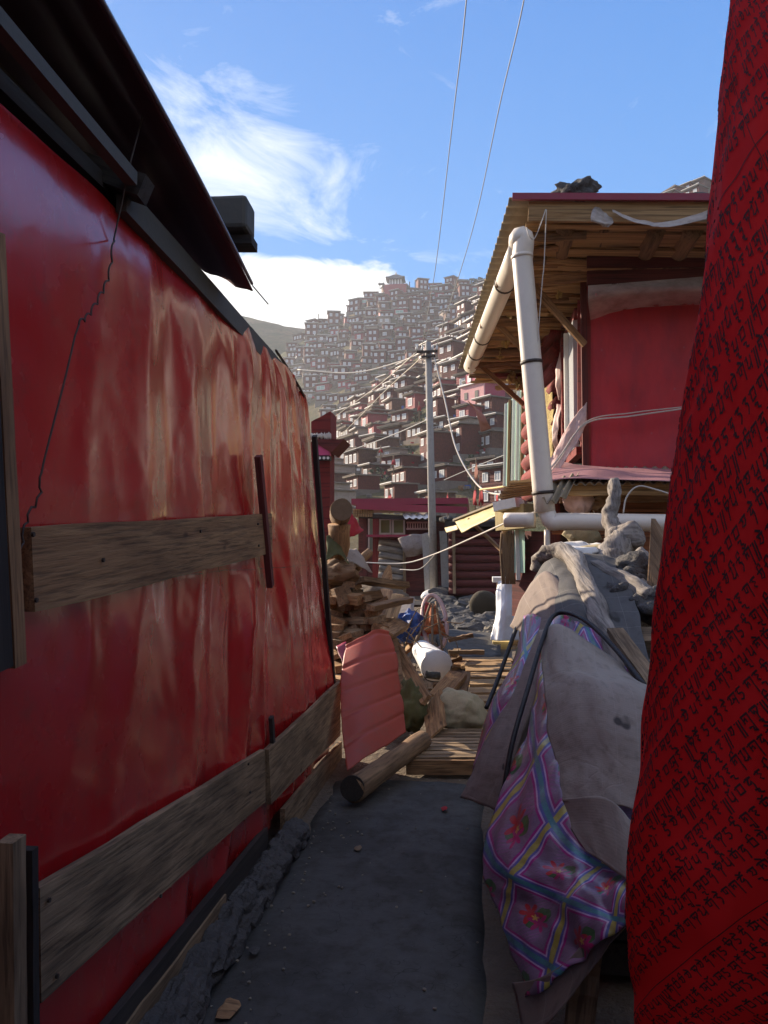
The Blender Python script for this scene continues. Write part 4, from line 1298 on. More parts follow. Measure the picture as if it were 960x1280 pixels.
# gutter and pipes of white plastic
PI_ = 'pvc'
gA = W(650, 308, 6.02); gB = W(588, 458, 9.6)
mesh('gutter_pipe', tube(smoothpts([gB, gA], 10), .082, 20), PI_, RH, smooth=True)
dA = W(651, 303, 5.98); dB = W(681, 640, 6.0)
bend = smoothpts([gA + (gB - gA) * .015, dA + Vector((-.01, .0, .035)), dA + Vector((.022, -.01, .02)), dA.lerp(dB, .06)], 10)
mesh('downpipe', tube(bend[:-1] + smoothpts([dA.lerp(dB, .06), dB], 10), .077, 20), PI_, RH, smooth=True)
hA = W(683, 652, 5.98); hB = W(905, 655, 6.0)
mesh('drain_pipe', tube(smoothpts([dA.lerp(dB, .965), dA.lerp(dB, .992) + Vector((.008, 0, 0)), hA + Vector((.035, 0, 0)), hA + Vector((.09, 0, 0))], 10) + smoothpts([hA + Vector((.2, 0, 0)), hB], 6), .064, 20), PI_, RH, smooth=True)
mesh('drain_pipe', tube(smoothpts([W(668, 650, 5.99), W(631, 650, 6.05)], 4), .055, 20), PI_, RH, smooth=True)
mesh('drain_pipe', tube(smoothpts([W(684, 662, 5.99), W(684, 700, 6.0)], 4), .022, 12), PI_, RH, smooth=True)
for t in (.055, .45, .93):
    c = dA.lerp(dB, t); d_ = (dB - dA).normalized(); mesh('pipe_band', tube([c - d_ * .012, c + d_ * .012], .083, 20), 'dark_metal' if t > .1 else PI_, RH, smooth=True)
for t in (.22, .66, .83):
    c = gA.lerp(gB, t); d_ = (gB - gA).normalized(); mesh('pipe_band', tube([c - d_ * .012, c + d_ * .012], .089, 20), 'dark_metal', RH, smooth=True)
# rag and hanging plastic under the front eave
vf, uvs = patch(C([[(742, 258, 5.95), (762, 258, 5.95)], [(738, 274, 5.85), (768, 276, 5.9)], [(748, 282, 5.9), (760, 284, 5.9)]]), 14, 14, wrinkle(.03, 8, 8, 2, .01))
mesh('cloth_scrap', vf, 'film', RH, smooth=True, uvs=uvs, solid=.004)
vf, uvs = patch(C([[(765, 262, 5.92), (800, 275, 5.9), (840, 276, 5.9), (905, 256, 5.9)], [(766, 266, 5.9), (800, 279, 5.88), (840, 283, 5.88), (905, 268, 5.88)]]), 40, 8, wrinkle(.01, 8, 8, 2))
mesh('plastic_strip', vf, 'film', RH, smooth=True, uvs=uvs, solid=.002)
o = mesh('rock', blob(Vector((W(720, 238, 6.05).x, 6.05, rz(6.05) + .105 + rx(.8))), (.16, .1, .1), .6, 1.9, 5, 4), 'boulder', smooth=True); tag(o, 'rough grey rock weighing down the right-hand corrugated roof', 'rock')
o = mesh('rock', blob(Vector((W(716, 241, 6.5).x, 6.5, rz(6.5) + .09 + rx(.9))), (.12, .11, .08), .5, 1.9, 15, 3), 'boulder', smooth=True); tag(o, 'second smaller rock just behind the rough rock on the roof', 'rock')
o = mesh('roof_scrap', join(span((W(775, 243, 6.3).x, 6.2, rz(6.2) + .035 + rx(1.2)), (W(812, 243, 6.3).x, 6.6, rz(6.2) + .06 + rx(1.2)))), 'beam_dark'); tag(o, 'flat dark scrap sheet lying on the corrugated roof', 'sheet')
# strings
for nm, pts, r, lab in (
    ('string', [(683, 262, 5.9), (680, 330, 5.9), (678, 350, 5.9), (674, 400, 5.92), (671, 450, 5.95)], .004, 'thin white string hanging from the eave beside the downpipe'),
    ('string', [(682, 262, 5.9), (676, 280, 5.85), (668, 298, 5.85), (662, 296, 5.8), (658, 284, 5.8)], .004, 'short knotted string end below the roof corner'),
    ('rope', [(672, 606, 6.2), (700, 570, 6.5), (733, 529, 6.8), (790, 520, 6.8), (860, 510, 6.8)], .007, 'pale rope stretched across the crimson tarpaulin wall'),
    ('rope', [(672, 612, 6.2), (700, 574, 6.5), (733, 527, 6.8), (790, 516, 6.8), (860, 508, 6.8)], .005, 'thinner pale rope running just above the stretched one'),
    ('wire', [(683, 632, 6.0), (702, 620, 6.3), (735, 626, 6.4), (752, 620, 6.5)], .005, 'thin pale wire sagging from downpipe to lower wall'),
    ('wire', [(743, 642, 6.4), (738, 625, 6.4), (738, 608, 6.4), (745, 598, 6.3)], .005, 'short curled wire hanging from the lower awning'),
    ('cable', [(779, 642, 5.6), (783, 622, 5.6), (797, 608, 5.6), (820, 612, 5.6), (850, 622, 5.6)], .006, 'pale cable arching from the driftwood to the prayer flag'),
):
    o = wire(nm, [W(*p) for p in pts], r, 'white_cord'); tag(o, lab, nm)
# further part of the building: white lintel, sticks and strip window
FB = thing('stick_fenced_shed', 'small shed end with white lintel, glazed strip and bundled dry sticks', 'shed', W(640, 740, 11))
beam('lintel', W(626, 649, 10.6), W(662, 645, 10.2), .2, .3, 'yellow_sheet', FB, .006)
beam('lintel', W(622, 634, 10.4), W(650, 628, 10.2), .2, .12, 'white_paint', FB, .006)
board('wall', W(640, 664, 10.8), W(700, 664, 10.0), W(700, 770, 10.0), W(640, 770, 10.8), Vector((.05, .1, 0)), 'maroon_wood', FB, .004)
board('glazed_strip', W(643, 662, 10.6), W(656, 662, 10.4), W(656, 716, 10.4), W(643, 716, 10.6), Vector((0, .03, 0)), 'pane_aqua', FB, .002)
r_ = random.Random(8)
for k in range(16):
    x = 628 + k * 1.05; log('stick', [W(x + r_.uniform(-2, 2), 660 + r_.uniform(-4, 6), 10.7), W(x + r_.uniform(-3, 3), 690, 10.65), W(x + r_.uniform(-1, 1), 730, 10.7)], .012, 'stick', FB, 6, .3, 6)
beam('corner_post', W(646, 652, 10.55), W(648, 725, 10.5), .05, .05, 'white_paint', FB, .002, up=EY)

# ragged poles and rubbish along the eave and on the roof
r_ = random.Random(61)
for k in range(26):
    y = 6.15 + k * .155 + r_.uniform(-.04, .04); x0 = edge(y) + r_.uniform(.06, .2); z = rz(y) - .15 - r_.uniform(0, .05)
    L = r_.uniform(.35, .75)
    if y > 6.5 and x0 + L > cx0: L = .3
    if k % 3 == 0: log('eave_pole', [(x0, y, z), (x0 + L * .5, y + .02, z + r_.uniform(-.02, .02)), (x0 + L, y + r_.uniform(-.05, .05), z)], r_.uniform(.025, .045), 'log_brown', RH, 6, .3, 10)
    else: beam('eave_plank', (x0, y, z), (x0 + L, y + r_.uniform(-.08, .08), z + r_.uniform(-.04, .03)), r_.uniform(.05, .12), .02, r_.choice(['plank_eave', 'plank_tan', 'plank_eave']), RH, .01)
for k in range(14):
    x = r_.uniform(.5, 1.9); yy = r_.uniform(5.96, 6.1); s_ = r_.uniform(.03, .07)
    o = mesh('roof_lump', blob(Vector((x, yy, rz(yy) + rx(x) + .03)), (s_ * 1.5, s_, s_ * .6), .5, 2, k, 2), ('boulder', 'pale_rock', 'log_brown')[k % 3]); tag(o, 'small lump of rubble lying along the front edge of the right roof', 'rubble lump', 'rubble lumps on the right roof')
# stains and battens on the crimson wall
beam('wall_batten', W(736, 372, 6.97), W(736, 590, 6.97), .03, .02, 'red_wood', RH, .003, up=EY)


# ------------------------------------------------------------------ unseen houses added around the camera to darken the alley
NH = thing('shading_side_house', 'unseen dark boarded house wall added right of the alley to shade it', 'house', (2.0, -1, 0))
mesh('wall', join(span((.98, -6, -.1), (3.6, 2.0, 2.9))), 'dark_wood', NH)
for k in range(8):
    beam('wall_plank', (.965, -6, .12 + k * .33), (.965, 2.02, .12 + k * .33), .03, .31, 'maroon_wood', NH, .004)
mesh('roof', span((.85, -6.1, 2.91), (3.9, .6, 3.0)), 'purple_metal', NH)
EH = thing('shading_end_house', 'unseen dark plank house added behind the camera to darken the alley', 'house', (0, -7, 0))
mesh('wall', span((-4, -9, -.1), (3.6, -6.2, 3.0)), 'dark_wood', EH)
mesh('roof', span((-4.3, -9.2, 3.01), (3.9, -6.0, 3.12)), 'purple_metal', EH)
mesh('wall', span((-4.2, -6.1, -.1), (-1.15, -2.63, 2.9)), 'maroon_wood', EH)

# ------------------------------------------------------------------ beyond the vinyl house
CH = thing('painted_corner_house', 'dark red corner pillar with stepped parapet, white fringe and pink band', 'house', W(402, 900, 9.3))
pA = W(391, 560, 9.2); pB = W(412.5, 560, 9.2)
mesh('pillar', span((pA.x - .3, 9.2, -.1), (pB.x, 9.5, W(400, 552, 9.2).z)), 'red_wood', CH)
prof = [(389, 527), (394, 524), (399, 522), (404, 519), (409, 516), (413, 514), (413, 546), (389, 548)]
pv_ = [W(x, y, 9.1) for x, y in prof]; n = len(pv_)
mesh('parapet', (pv_ + [p + Vector((0, .4, 0)) for p in pv_], [tuple(range(n)), tuple(range(2 * n - 1, n - 1, -1))] + [(i + n, (i + 1) % n + n, (i + 1) % n, i) for i in range(n)]), 'red_wood', CH)
r_ = random.Random(2); fr = []
for k in range(24):
    x = 389 + k * 1.05; a = W(x, 545 + r_.uniform(-1, 1), 9.04); fr.append(blob(a, (.012, .02, .02 + r_.uniform(0, .03)), .5, 2, k, 1))
mesh('fringe', join(*fr), 'white_cord', CH)
prof = [(392, 549), (430, 549), (414, 566), (392, 552)]
pv_ = [W(x, y, 9.0) for x, y in prof]; n = 4
mesh('cornice', (pv_ + [p + Vector((0, .5, 0)) for p in pv_], [(0, 1, 2, 3), (7, 6, 5, 4)] + [(i + n, (i + 1) % n + n, (i + 1) % n, i) for i in range(n)]), 'maroon_wood', CH)
board('painted_band', W(396, 554, 9.02), W(412, 554, 9.02), W(412, 569, 9.02), W(396, 569, 9.02), Vector((0, .1, 0)), 'pink_paint', CH, 0)
board('painted_band', W(396, 570, 9.01), W(412.5, 570, 9.01), W(412.5, 575, 9.01), W(396, 575, 9.01), Vector((0, .1, 0)), 'black_paint', CH, 0)
for x in (399.5, 405, 410): mesh('white_dot', tube([W(x, 572.4, 8.985), W(x, 572.4, 9.0)], .017, 10), 'white_paint', CH)

# ------------------------------------------------------------------ wood heap
r_ = random.Random(21)
o = log('round_log', [W(427, 637, 6.9), W(425, 645, 7.5)], [.098, .1], 'log_brown', n=6, wob=.08, ring=24); tag(o, 'thick round log pointing its dark sawn end out from the heap top', 'log')
mesh('sawn_end', tube([W(427, 637, 6.886), W(427, 637, 6.9)], .095, 24), 'cut_end', o)
o = log('upright_log', [W(421, 712, 7.3), W(423, 690, 7.25), W(424, 656, 7.2)], [.085, .095, .1], 'plank_tan', n=8, wob=.25); tag(o, 'pale upright log carrying the thick round log with dark end', 'log')
o = log('short_log', [W(446, 712, 7.6), W(452, 700, 7.6), W(462, 690, 7.7)], [.03, .045, .04], 'log_brown', n=8); tag(o, 'thin split stake lying on the heap right of the upright log', 'log')
where = 'top upper middle lower bottom'.split()
wl = ['sawn beam end', 'split board end', 'squared plank', 'broken slab', 'thick brown beam', 'flat offcut', 'chopped block', 'short tan board']
k = 0
heap = []
for row, (py, xs) in enumerate([(704, (410, 436)), (713, (408, 440)), (722, (406, 446)), (731, (406, 450)), (740, (408, 454)), (749, (410, 460)), (758, (410, 464)), (767, (410, 466)), (776, (410, 470)), (785, (412, 474)), (795, (412, 480)), (806, (414, 484)), (820, (416, 470)), (838, (418, 466)), (860, (418, 460)), (884, (418, 440))]):
    x = xs[0]
    while x < xs[1]:
        w = r_.uniform(9, 22); h = r_.uniform(5, 10); heap.append((row, x + w / 2, py, w, h)); x += w * r_.uniform(.75, 1.0)
adj = ['pale', 'dark', 'cracked', 'knotty', 'tan', 'brown', 'stained', 'rough']
for i, (row, cx, cy, w, h) in enumerate(heap):
    d = 7.3 - row * .05 + r_.uniform(-.15, .25); L = r_.uniform(.5, 1.1)
    a = W(cx, cy + r_.uniform(-3, 3), d); yaw = r_.uniform(-.9, .5)
    b = a + Vector((math.sin(yaw) * L - .1, math.cos(yaw) * L, r_.uniform(-.12, .08)))
    o = beam('firewood_piece', a, b, w * d / 1000 * .95, h * d / 1000 * 1.25, r_.choice(['plank_tan', 'log_brown', 'plank_tan', 'plank_grey']), jit=.008, up=Vector((r_.uniform(-.5, .5), 0, 1)).normalized())
    tag(o, 'chopped brown timber piece lying in the firewood heap beyond the red vinyl wall', 'firewood', 'firewood heaped beyond the red vinyl wall')
o = mesh('brown_sack', blob(W(424, 716, 7.15), (.17, .15, .11), .35, 1.8, 3, 4), 'log_brown', smooth=True); tag(o, 'brown sack sagging on top of the firewood heap', 'sack')
cloth('grey_sheet', C([[(428, 690, 7.3), (446, 684, 7.6)], [(436, 702, 7.1), (466, 716, 7.3)]]), 'tarp_light', 10, 10, wrinkle(.02, 6, 6, 4), .01, .004, label='small grey sheet slanting off the top of the firewood heap', cat='sheet')
cloth('green_sheet', C([[(408, 670, 7.15), (424, 668, 7.25), (432, 690, 7.2)], [(408, 700, 7.0), (424, 694, 7.05), (436, 706, 7.0)]]), 'sack_green', 14, 14, wrinkle(.03, 6, 6, 9), .01, .004, label='olive green sheet tucked round the foot of the upright log', cat='sheet')
cloth('red_cloth', C([[(434, 636, 9.5), (440, 640, 9.5), (444, 650, 9.6)], [(433, 655, 9.3), (444, 652, 9.4), (452, 660, 9.6)], [(434, 672, 9.3), (446, 668, 9.3), (454, 664, 9.5)]]), 'red_cloth', 20, 20, wrinkle(.03, 7, 7, 4, .01), .01, .006, label='crimson cloth bunched behind the thick round log', cat='cloth')

# ------------------------------------------------------------------ along the path
vf, uvs = patch(C([[(432, 806, 6.15), (455, 795, 6.2), (470, 787, 6.3), (486, 789, 6.4)], [(426, 850, 5.85), (452, 840, 5.9), (474, 832, 6.0), (497, 826, 6.15)], [(427, 905, 5.5), (452, 892, 5.6), (478, 882, 5.75), (502, 872, 5.95)], [(434, 964, 5.15), (460, 945, 5.3), (485, 930, 5.5), (508, 914, 5.7)]]), 50, 120,
                lambda x, y, s, t: .011 * max(0, math.sin(y * 2 * math.pi / .22 + .6)) ** 6 + .022 * noise.noise(Vector((x * 4, y * 3, 1))), .012, 3)
o = mesh('corrugated_sheet', vf, 'red_sheet', smooth=True, uvs=uvs, solid=.003); tag(o, 'faded red corrugated sheet leaning against the firewood heap', 'metal sheet')
vf, uvs = patch(C([[(420, 808, 6.2), (432, 802, 6.25)], [(430, 836, 6.0), (440, 830, 6.05)]]), 8, 8, wrinkle(.02, 8, 8, 1), .01)
o = mesh('red_scrap', vf, 'crimson_metal', smooth=True, uvs=uvs, solid=.003); tag(o, 'bright crimson scrap peeking out behind the faded corrugated sheet', 'scrap sheet')
o = log('fallen_log', [W(441, 988, 4.88), W(480, 960, 5.35), W(528, 925, 6.0)], [.078, .074, .07], 'log_brown', n=14, wob=.12, ring=20); tag(o, 'round brown log lying on the ground along the path edge', 'log')
e = mesh('sawn_end', tube([W(440.2, 985.6, 4.868), W(441, 985, 4.884)], .076, 20), 'log_end', o)
# slatted duckboard
DB = thing('duckboard', 'grey slatted wooden duckboard laid across the end of the concrete path', 'duckboard', W(555, 950, 6))
n = 9; a0, a1 = W(508, 949, 5.72), W(606, 949, 5.72); b0, b1 = W(540, 912, 6.55), W(612, 912, 6.55)
for i in range(n):
    p = a0.lerp(b0, (i + .5) / n); q = a1.lerp(b1, (i + .5) / n); beam('slat', p, q, .078, .022, 'plank_grey', DB, .003)
beam('side_board', a0 + Vector((0, -.02, -.05)), a1 + Vector((.02, -.02, -.05)), .03, .1, 'plank_tan', DB, .003)
beam('bearer', a0 + Vector((.05, 0, -.05)), b0 + Vector((.05, 0, -.05)), .05, .07, 'dark_wood', DB, .003)
beam('bearer', a1 + Vector((-.08, 0, -.05)), b1 + Vector((-.08, 0, -.05)), .05, .07, 'dark_wood', DB, .003)
# plank walk further on
for i, (ya, xa, xb) in enumerate([(7.5, 583, 650), (7.83, 584, 650), (8.16, 584, 648), (8.5, 586, 646), (8.84, 584, 645), (9.18, 582, 642), (9.52, 576, 640), (9.86, 572, 640)]):
    zz = height(0, ya) + .07; py = 690 - (zz - 1.55) * 1000 / ya
    o = beam('walk_plank', W(xa, py, ya), W(xb, py - 1, ya + .03), .325, .04, 'plank_eave', jit=.006); tag(o, ['nearest', 'second', 'third', 'fourth', 'fifth', 'sixth', 'seventh', 'farthest'][i] + ' broad sunlit plank of the walk beyond the sacks', 'plank', 'planks of the sunlit walk')
v = []; f = []
for j in range(16):
    y = 10.05 + j * .33; xl = W(545 + (12 - min(y, 12)) * 5, 690, y).x; xr = W(625, 690, y).x
    for i in range(9):
        x = xl + (xr - xl) * i / 8; v.append((x, y, height(x, y) + .1 + .02 * noise.noise(Vector((x * 3, y * 3, 0)))))
for j in range(15):
    for i in range(8): k = j * 9 + i; f.append((k, k + 1, k + 10, k + 9))
o = mesh('pavement', (v, f), 'concrete', mtx=Matrix.Identity(4), smooth=True, solid=.1); o.modifiers['solid'].offset = -1; tag(o, kind='structure')
o = mesh('yellowish_sack', blob(W(574, 889, 6.75), (.24, .2, .165), .3, 1.5, 6, 4), 'sack_pale', smooth=True); tag(o, 'pale stained sack lying at the far end of the duckboard', 'sack')
o = mesh('green_sack', blob(W(512, 884, 6.6), (.14, .17, .2), .4, 1.8, 2, 4), 'sack_green', smooth=True); tag(o, 'dark green sack squeezed between red sheet and leaning boards', 'sack')


def B(name, pts, th, mat, lab, cat='board', jit=.006):
    o = board(name, *[W(*p) for p in pts], Vector(th), mat, None, jit); return tag(o, lab, cat)


B('leaning_board', [(494, 800, 7.3), (536, 868, 6.5), (526, 880, 6.45), (488, 812, 7.2)], (.03, .03, -.02), 'plank_tan', 'long warped tan board leaning down behind the dark green sack')
B('standing_board', [(548, 862, 6.75), (553, 908, 6.35), (534, 925, 6.2), (529, 888, 6.6)], (.03, .04, 0), 'plank_tan', 'short tan board propped upright beside the fallen log end')
B('leaning_board', [(481, 800, 6.9), (490, 798, 6.95), (500, 866, 6.5), (488, 868, 6.45)], (.04, .05, 0), 'log_brown', 'thick brown post standing right behind the red sheet edge')
B('low_board', [(536, 866, 7.0), (562, 838, 7.5), (584, 842, 7.5), (556, 874, 7.0)], (0, .01, -.05), 'plank_tan', 'brown board lying flat left of the pale sack')
B('low_board', [(566, 866, 7.2), (578, 838, 7.7), (588, 840, 7.7), (582, 872, 7.2)], (0, .01, -.05), 'log_brown', 'dark narrow board lying just right of the flat brown board')
B('leaning_board', [(474, 790, 8.4), (490, 742, 9.3), (500, 744, 9.3), (484, 796, 8.4)], (.05, .04, 0), 'plank_eave', 'sunlit board leaning left of the blue plastic')
B('leaning_board', [(466, 782, 8.6), (476, 736, 9.5), (486, 738, 9.5), (476, 784, 8.6)], (.05, .04, 0), 'plank_tan', 'pinkish brown board leaning leftmost behind the firewood')
B('leaning_board', [(477, 720, 11.5), (485, 706, 11.6), (488, 735, 11.4), (479, 742, 11.3)], (.04, .04, 0), 'plank_tan', 'small upright board against the log wall below the canopy')
B('panel_board', [(489, 790, 9.4), (497, 748, 10.2), (514, 746, 10.2), (512, 792, 9.4)], (.04, .05, 0), 'tarp_light', 'pale blue-grey panel edge standing behind the blue plastic', 'panel')
B('flat_board', [(500, 750, 10.5), (530, 751, 10.5), (530, 756, 10.3), (498, 756, 10.3)], (0, .02, -.03), 'dark_wood', 'dark flat board laid over the pale blue-grey panel')
# white bucket lying on its side
bA, bB = W(540, 822, 7.9), W(548, 838, 7.55)
BK = thing('white_bucket', 'bright white plastic bucket tipped over among the scrap wood', 'bucket', W(540, 850, 7.9))
c0, c1 = W(527, 812, 8.15), W(545, 832, 7.7)
prof = [(c0, .10), (c0.lerp(c1, .5), .125), (c1, .15), (c1 + (c1 - c0) * .02, .158), (c1 + (c1 - c0) * .05, .15)]
mesh('body', tube([p for p, r in prof], [r for p, r in prof], 28), 'white_plastic', BK, smooth=True)
wire('handle', [c1 + Vector((.15, 0, 0)), c1 + Vector((.1, -.1, -.12)), c1 + Vector((-.08, -.1, -.12)), c1 + Vector((-.15, 0, 0))], .006, 'dark_metal', parent=BK)
o = mesh('grey_pipe', tube([W(533, 843, 7.35), W(549, 845, 7.4)], .035, 16), 'beam_dark', smooth=True); tag(o, 'short dark grey pipe end lying before the white bucket', 'pipe')
o = mesh('blue_plastic', blob(W(509, 783, 9.2), (.16, .12, .16), .6, 2.4, 5, 3), 'blue_plastic'); tag(o, 'crumpled blue plastic bag among dry branches', 'bag')
# oval hoop with cloths
OV = thing('cloth_hoop', 'tall white oval hoop draped with red and orange cloths', 'hoop', W(540, 800, 9.5))
ring = [W(536 + 15 * math.cos(a) + (4 if a > 0 else 0) + 6 * (1 - math.sin(a)) * .5, 778 - 34 * math.sin(a), 9.3 + .3 * math.sin(a)) for a in [i * 2 * math.pi / 40 for i in range(41)]]
mesh('rim', tube(ring, .026, 8, cap=False), 'plaster', OV, smooth=True)
vf, uvs = patch(C([[(531, 752, 9.5), (540, 756, 9.5)], [(527, 775, 9.35), (538, 778, 9.4)], [(526, 794, 9.3), (536, 800, 9.3)]]), 14, 20, wrinkle(.03, 9, 9, 1, .01))
mesh('red_cloth', vf, 'red_cloth', OV, smooth=True, uvs=uvs, solid=.006)
vf, uvs = patch(C([[(537, 755, 9.4), (545, 756, 9.4)], [(530, 776, 9.2), (550, 774, 9.2)], [(530, 788, 9.1), (556, 786, 9.1)], [(545, 790, 9.2), (558, 800, 9.1)]]), 20, 20, wrinkle(.04, 9, 9, 3, .012))
mesh('orange_cloth', vf, 'orange_cloth', OV, smooth=True, uvs=uvs, solid=.006)
for (a, b) in (((520, 806, 8.9), (538, 754, 9.2)), ((540, 812, 8.8), (541, 755, 9.2)), ((553, 815, 8.9), (545, 752, 9.2)), ((510, 830, 8.6), (522, 795, 8.9))):
    o = log('frame_stick', [W(*a), W(*b)], .014, 'stick', n=6, ring=8); tag(o, 'thin stick at pixel row leaning on hoop', 'stick')
    o['label'] = {520: 'thin stick leaning left across the cloth hoop', 540: 'middle thin stick standing before the cloth hoop', 553: 'right-hand thin stick leaning on the cloth hoop', 510: 'short stick leaning left of the white bucket'}[a[0]]
# tangle of dry branches
for i in range(34):
    x, y = r_.uniform(485, 560), r_.uniform(775, 842); d = r_.uniform(7.6, 9.2); a = W(x, y, d)
    b = a + Vector((r_.uniform(-.35, .35), r_.uniform(-.2, .2), r_.uniform(-.15, .3))); c = (a + b) / 2 + Vector((r_.uniform(-.1, .1), 0, r_.uniform(-.08, .12)))
    o = log('twig', [a, c, b], [.007, .006, .003], 'stick', n=8, ring=5); tag(o, 'bare dry twig tangled among the scrap around the white bucket', 'twig', 'dry twigs tangled around the white bucket')
for i in range(26):
    x, y = r_.uniform(470, 592), r_.uniform(800, 868); d = 1.45 / ((y - 690) / 1000); d = min(9.5, d); a = W(x, y, d) + Vector((0, 0, .03)); an = r_.uniform(0, 3.1); L = r_.uniform(.15, .45)
    b = a + Vector((math.cos(an) * L, math.sin(an) * L, r_.uniform(0, .12)))
    if a.x > -.1 and a.y > 7.1: continue
    o = beam('scrap_piece', a, b, r_.uniform(.05, .12), r_.uniform(.02, .05), r_.choice(['plank_tan', 'log_brown', 'plank_eave', 'plank_grey']), jit=.008); tag(o, 'small broken wood scrap on the ground between firewood and plank walk', 'wood scrap', 'broken wood scraps on the ground')
# white covered cabinet on the right of the walk
KB = thing('covered_crate', 'narrow crate wrapped in white plastic beside the plank walk', 'crate', W(632, 800, 12))
vf, uvs = patch(C([[(622, 727, 11.6), (634, 726, 11.5), (650, 727, 11.8)], [(619, 765, 11.4), (632, 764, 11.3), (650, 765, 11.6)], [(613, 800, 11.3), (628, 801, 11.2), (650, 800, 11.5)]]), 24, 40, wrinkle(.03, 5, 3, 2, .012))
mesh('plastic_cover', vf, 'white_plastic', KB, smooth=True, uvs=uvs, solid=.008)
mesh('lid', join(span(W(616, 728, 11.6), W(652, 722, 11.6) + Vector((0, .5, 0)))), 'white_paint', KB)
mesh('box', span(W(622, 729, 11.75), W(655, 850, 11.75) + Vector((0, .5, 0))), 'plank_grey', KB)
mesh('base', span(W(616, 802, 11.35), W(640, 835, 11.35) + Vector((0, .4, 0))), 'yellow_sheet', KB)

# ------------------------------------------------------------------ rubble wall under the dark shed
RW = []
for i in range(230):
    x, t = r_.uniform(545, 625), r_.random()
    d = 17.6 - 4.6 * t; a = W(x, 738 + 52 * t + r_.uniform(-4, 4), d); s = r_.uniform(.1, .26)
    RW.append(blob(a, (s, s * .8, s * .6), .5, 2, i, 2))
o = mesh('rubble_bank', join(*RW), 'rubble', smooth=False); tag(o, 'bank of dark rubble stones below the log shed', kind='stuff')
o = mesh('round_basket', blob(W(606, 757, 14.6), (.28, .16, .27), .06, 1, 2, 4), 'basket', smooth=True); tag(o, 'large dark round basket lying on the rubble bank', 'basket')
for i, (x, y, d) in enumerate([(580, 790, 13), (598, 796, 12.7), (612, 790, 12.8)]):
    o = mesh('stone', blob(W(x, y, d), (.13, .12, .08), .5, 2, i, 3), 'pale_rock'); tag(o, ['left', 'middle', 'right'][i] + ' loose stone at the foot of the rubble bank', 'stone')
for i, (x, d, h) in enumerate([(478, 12.5, .5), (462, 11.5, .7), (452, 13, .9)]):
    o = mesh('earth_mound', blob(W(x, 760, d), (.6, .8, h * .5), .4, 1.5, i, 4), 'earth', smooth=True); tag(o, ['first', 'second', 'third'][i] + ' low earth mound from the utility pole towards the firewood', 'mound')

# ------------------------------------------------------------------ utility pole and cables
UP = thing('utility_pole', 'grey concrete utility pole with crossarm on a white block', 'utility pole', W(542, 745, 17.2))
mesh('pole', tube([W(542.5, 745, 17.2), W(539, 600, 17.2), W(535, 428, 17.2)], [.09, .08, .068], 16), 'pole', UP, smooth=True)
beam('crossarm', W(521, 440, 17.1), W(547, 439, 17.1), .05, .05, 'dark_metal', UP, .002)
beam('crossarm', W(527, 446, 17.1), W(544, 445, 17.1), .04, .04, 'dark_metal', UP, .002)
for x in (521, 528, 541, 546): mesh('insulator', tube([W(x, 438, 17.1), W(x, 435, 17.1), W(x, 433.5, 17.1), W(x, 431, 17.1)], [.02, .03, .02, .01], 10), 'white_paint', UP, smooth=True)
mesh('base_block', blob(W(542, 745, 16.9), (.27, .22, .14), .12, 1, 3, 3), 'white_paint', UP)
beam('side_post', W(532, 668, 17.3), W(536, 740, 17.25), .16, .1, 'pole', UP, .004, up=EY)
beam('side_post', W(554, 664, 17.3), W(557, 738, 17.25), .16, .1, 'pole', UP, .004, up=EY)
for nm, pts, r, mt, lab in (
    ('overhead_cable', [(528, 432, 17.1), (545, 330, 15.5), (566, 150, 10.5), (583, 0, 8), (600, -260, 6)], .007, 'grey_cable', 'left overhead cable rising from the utility pole into the sky'),
    ('overhead_cable', [(546, 432, 17.1), (590, 290, 14), (625, 130, 10), (655, 0, 8), (700, -260, 6)], .007, 'grey_cable', 'right overhead cable rising from the utility pole into the sky'),
    ('overhead_cable', [(521, 440, 17.1), (470, 484, 27), (420, 520, 36), (380, 552, 45)], .014, 'white_cord', 'upper pale cable running down from the pole to the lower left'),
    ('overhead_cable', [(528, 446, 17.1), (480, 490, 26), (430, 540, 34), (380, 584, 44)], .014, 'white_cord', 'lower pale cable running down from the pole to the lower left'),
    ('flag_string', [(543, 448, 17.05), (556, 500, 16.5), (570, 560, 15.5), (596, 605, 14.5), (625, 618, 13), (668, 606, 11)], .016, 'white_cord', 'dirty white prayer string sagging from the pole to the right house'),
    ('flag_string', [(600, 612, 14), (630, 608, 12.5), (655, 600, 11.5), (690, 586, 9)], .018, 'yellow_sheet', 'yellowish twisted rope tied to the lower awning'),
    ('service_cable', [(449, 703, 13.4), (505, 704, 13), (545, 692, 12), (600, 668, 10), (640, 650, 8.5), (668, 641, 6.1)], .011, 'white_cord', 'white cable crossing before the pole to the white drain pipe'),
    ('service_cable', [(500, 712, 13.2), (525, 711, 12.8), (545, 692, 12.4)], .008, 'white_cord', 'short white cable loop hanging left of the pole'),
    ('hill_cable', [(372, 462, 140), (440, 466, 130), (500, 452, 120), (536, 436, 110)], .11, 'white_cord', 'long pale cable strung across the houses on the slope'),
    ('hill_cable', [(398, 577, 70), (480, 548, 60), (545, 520, 50)], .04, 'grey_cable', 'grey cable crossing the lower houses on the slope'),
    ('hill_cable', [(555, 600, 40), (590, 585, 36), (640, 565, 30)], .02, 'grey_cable', 'thin cable behind the faded hanging flag'),
):
    o = wire(nm, [W(*p) for p in pts], r, mt); tag(o, lab, 'string' if 'string' in nm else 'cable')

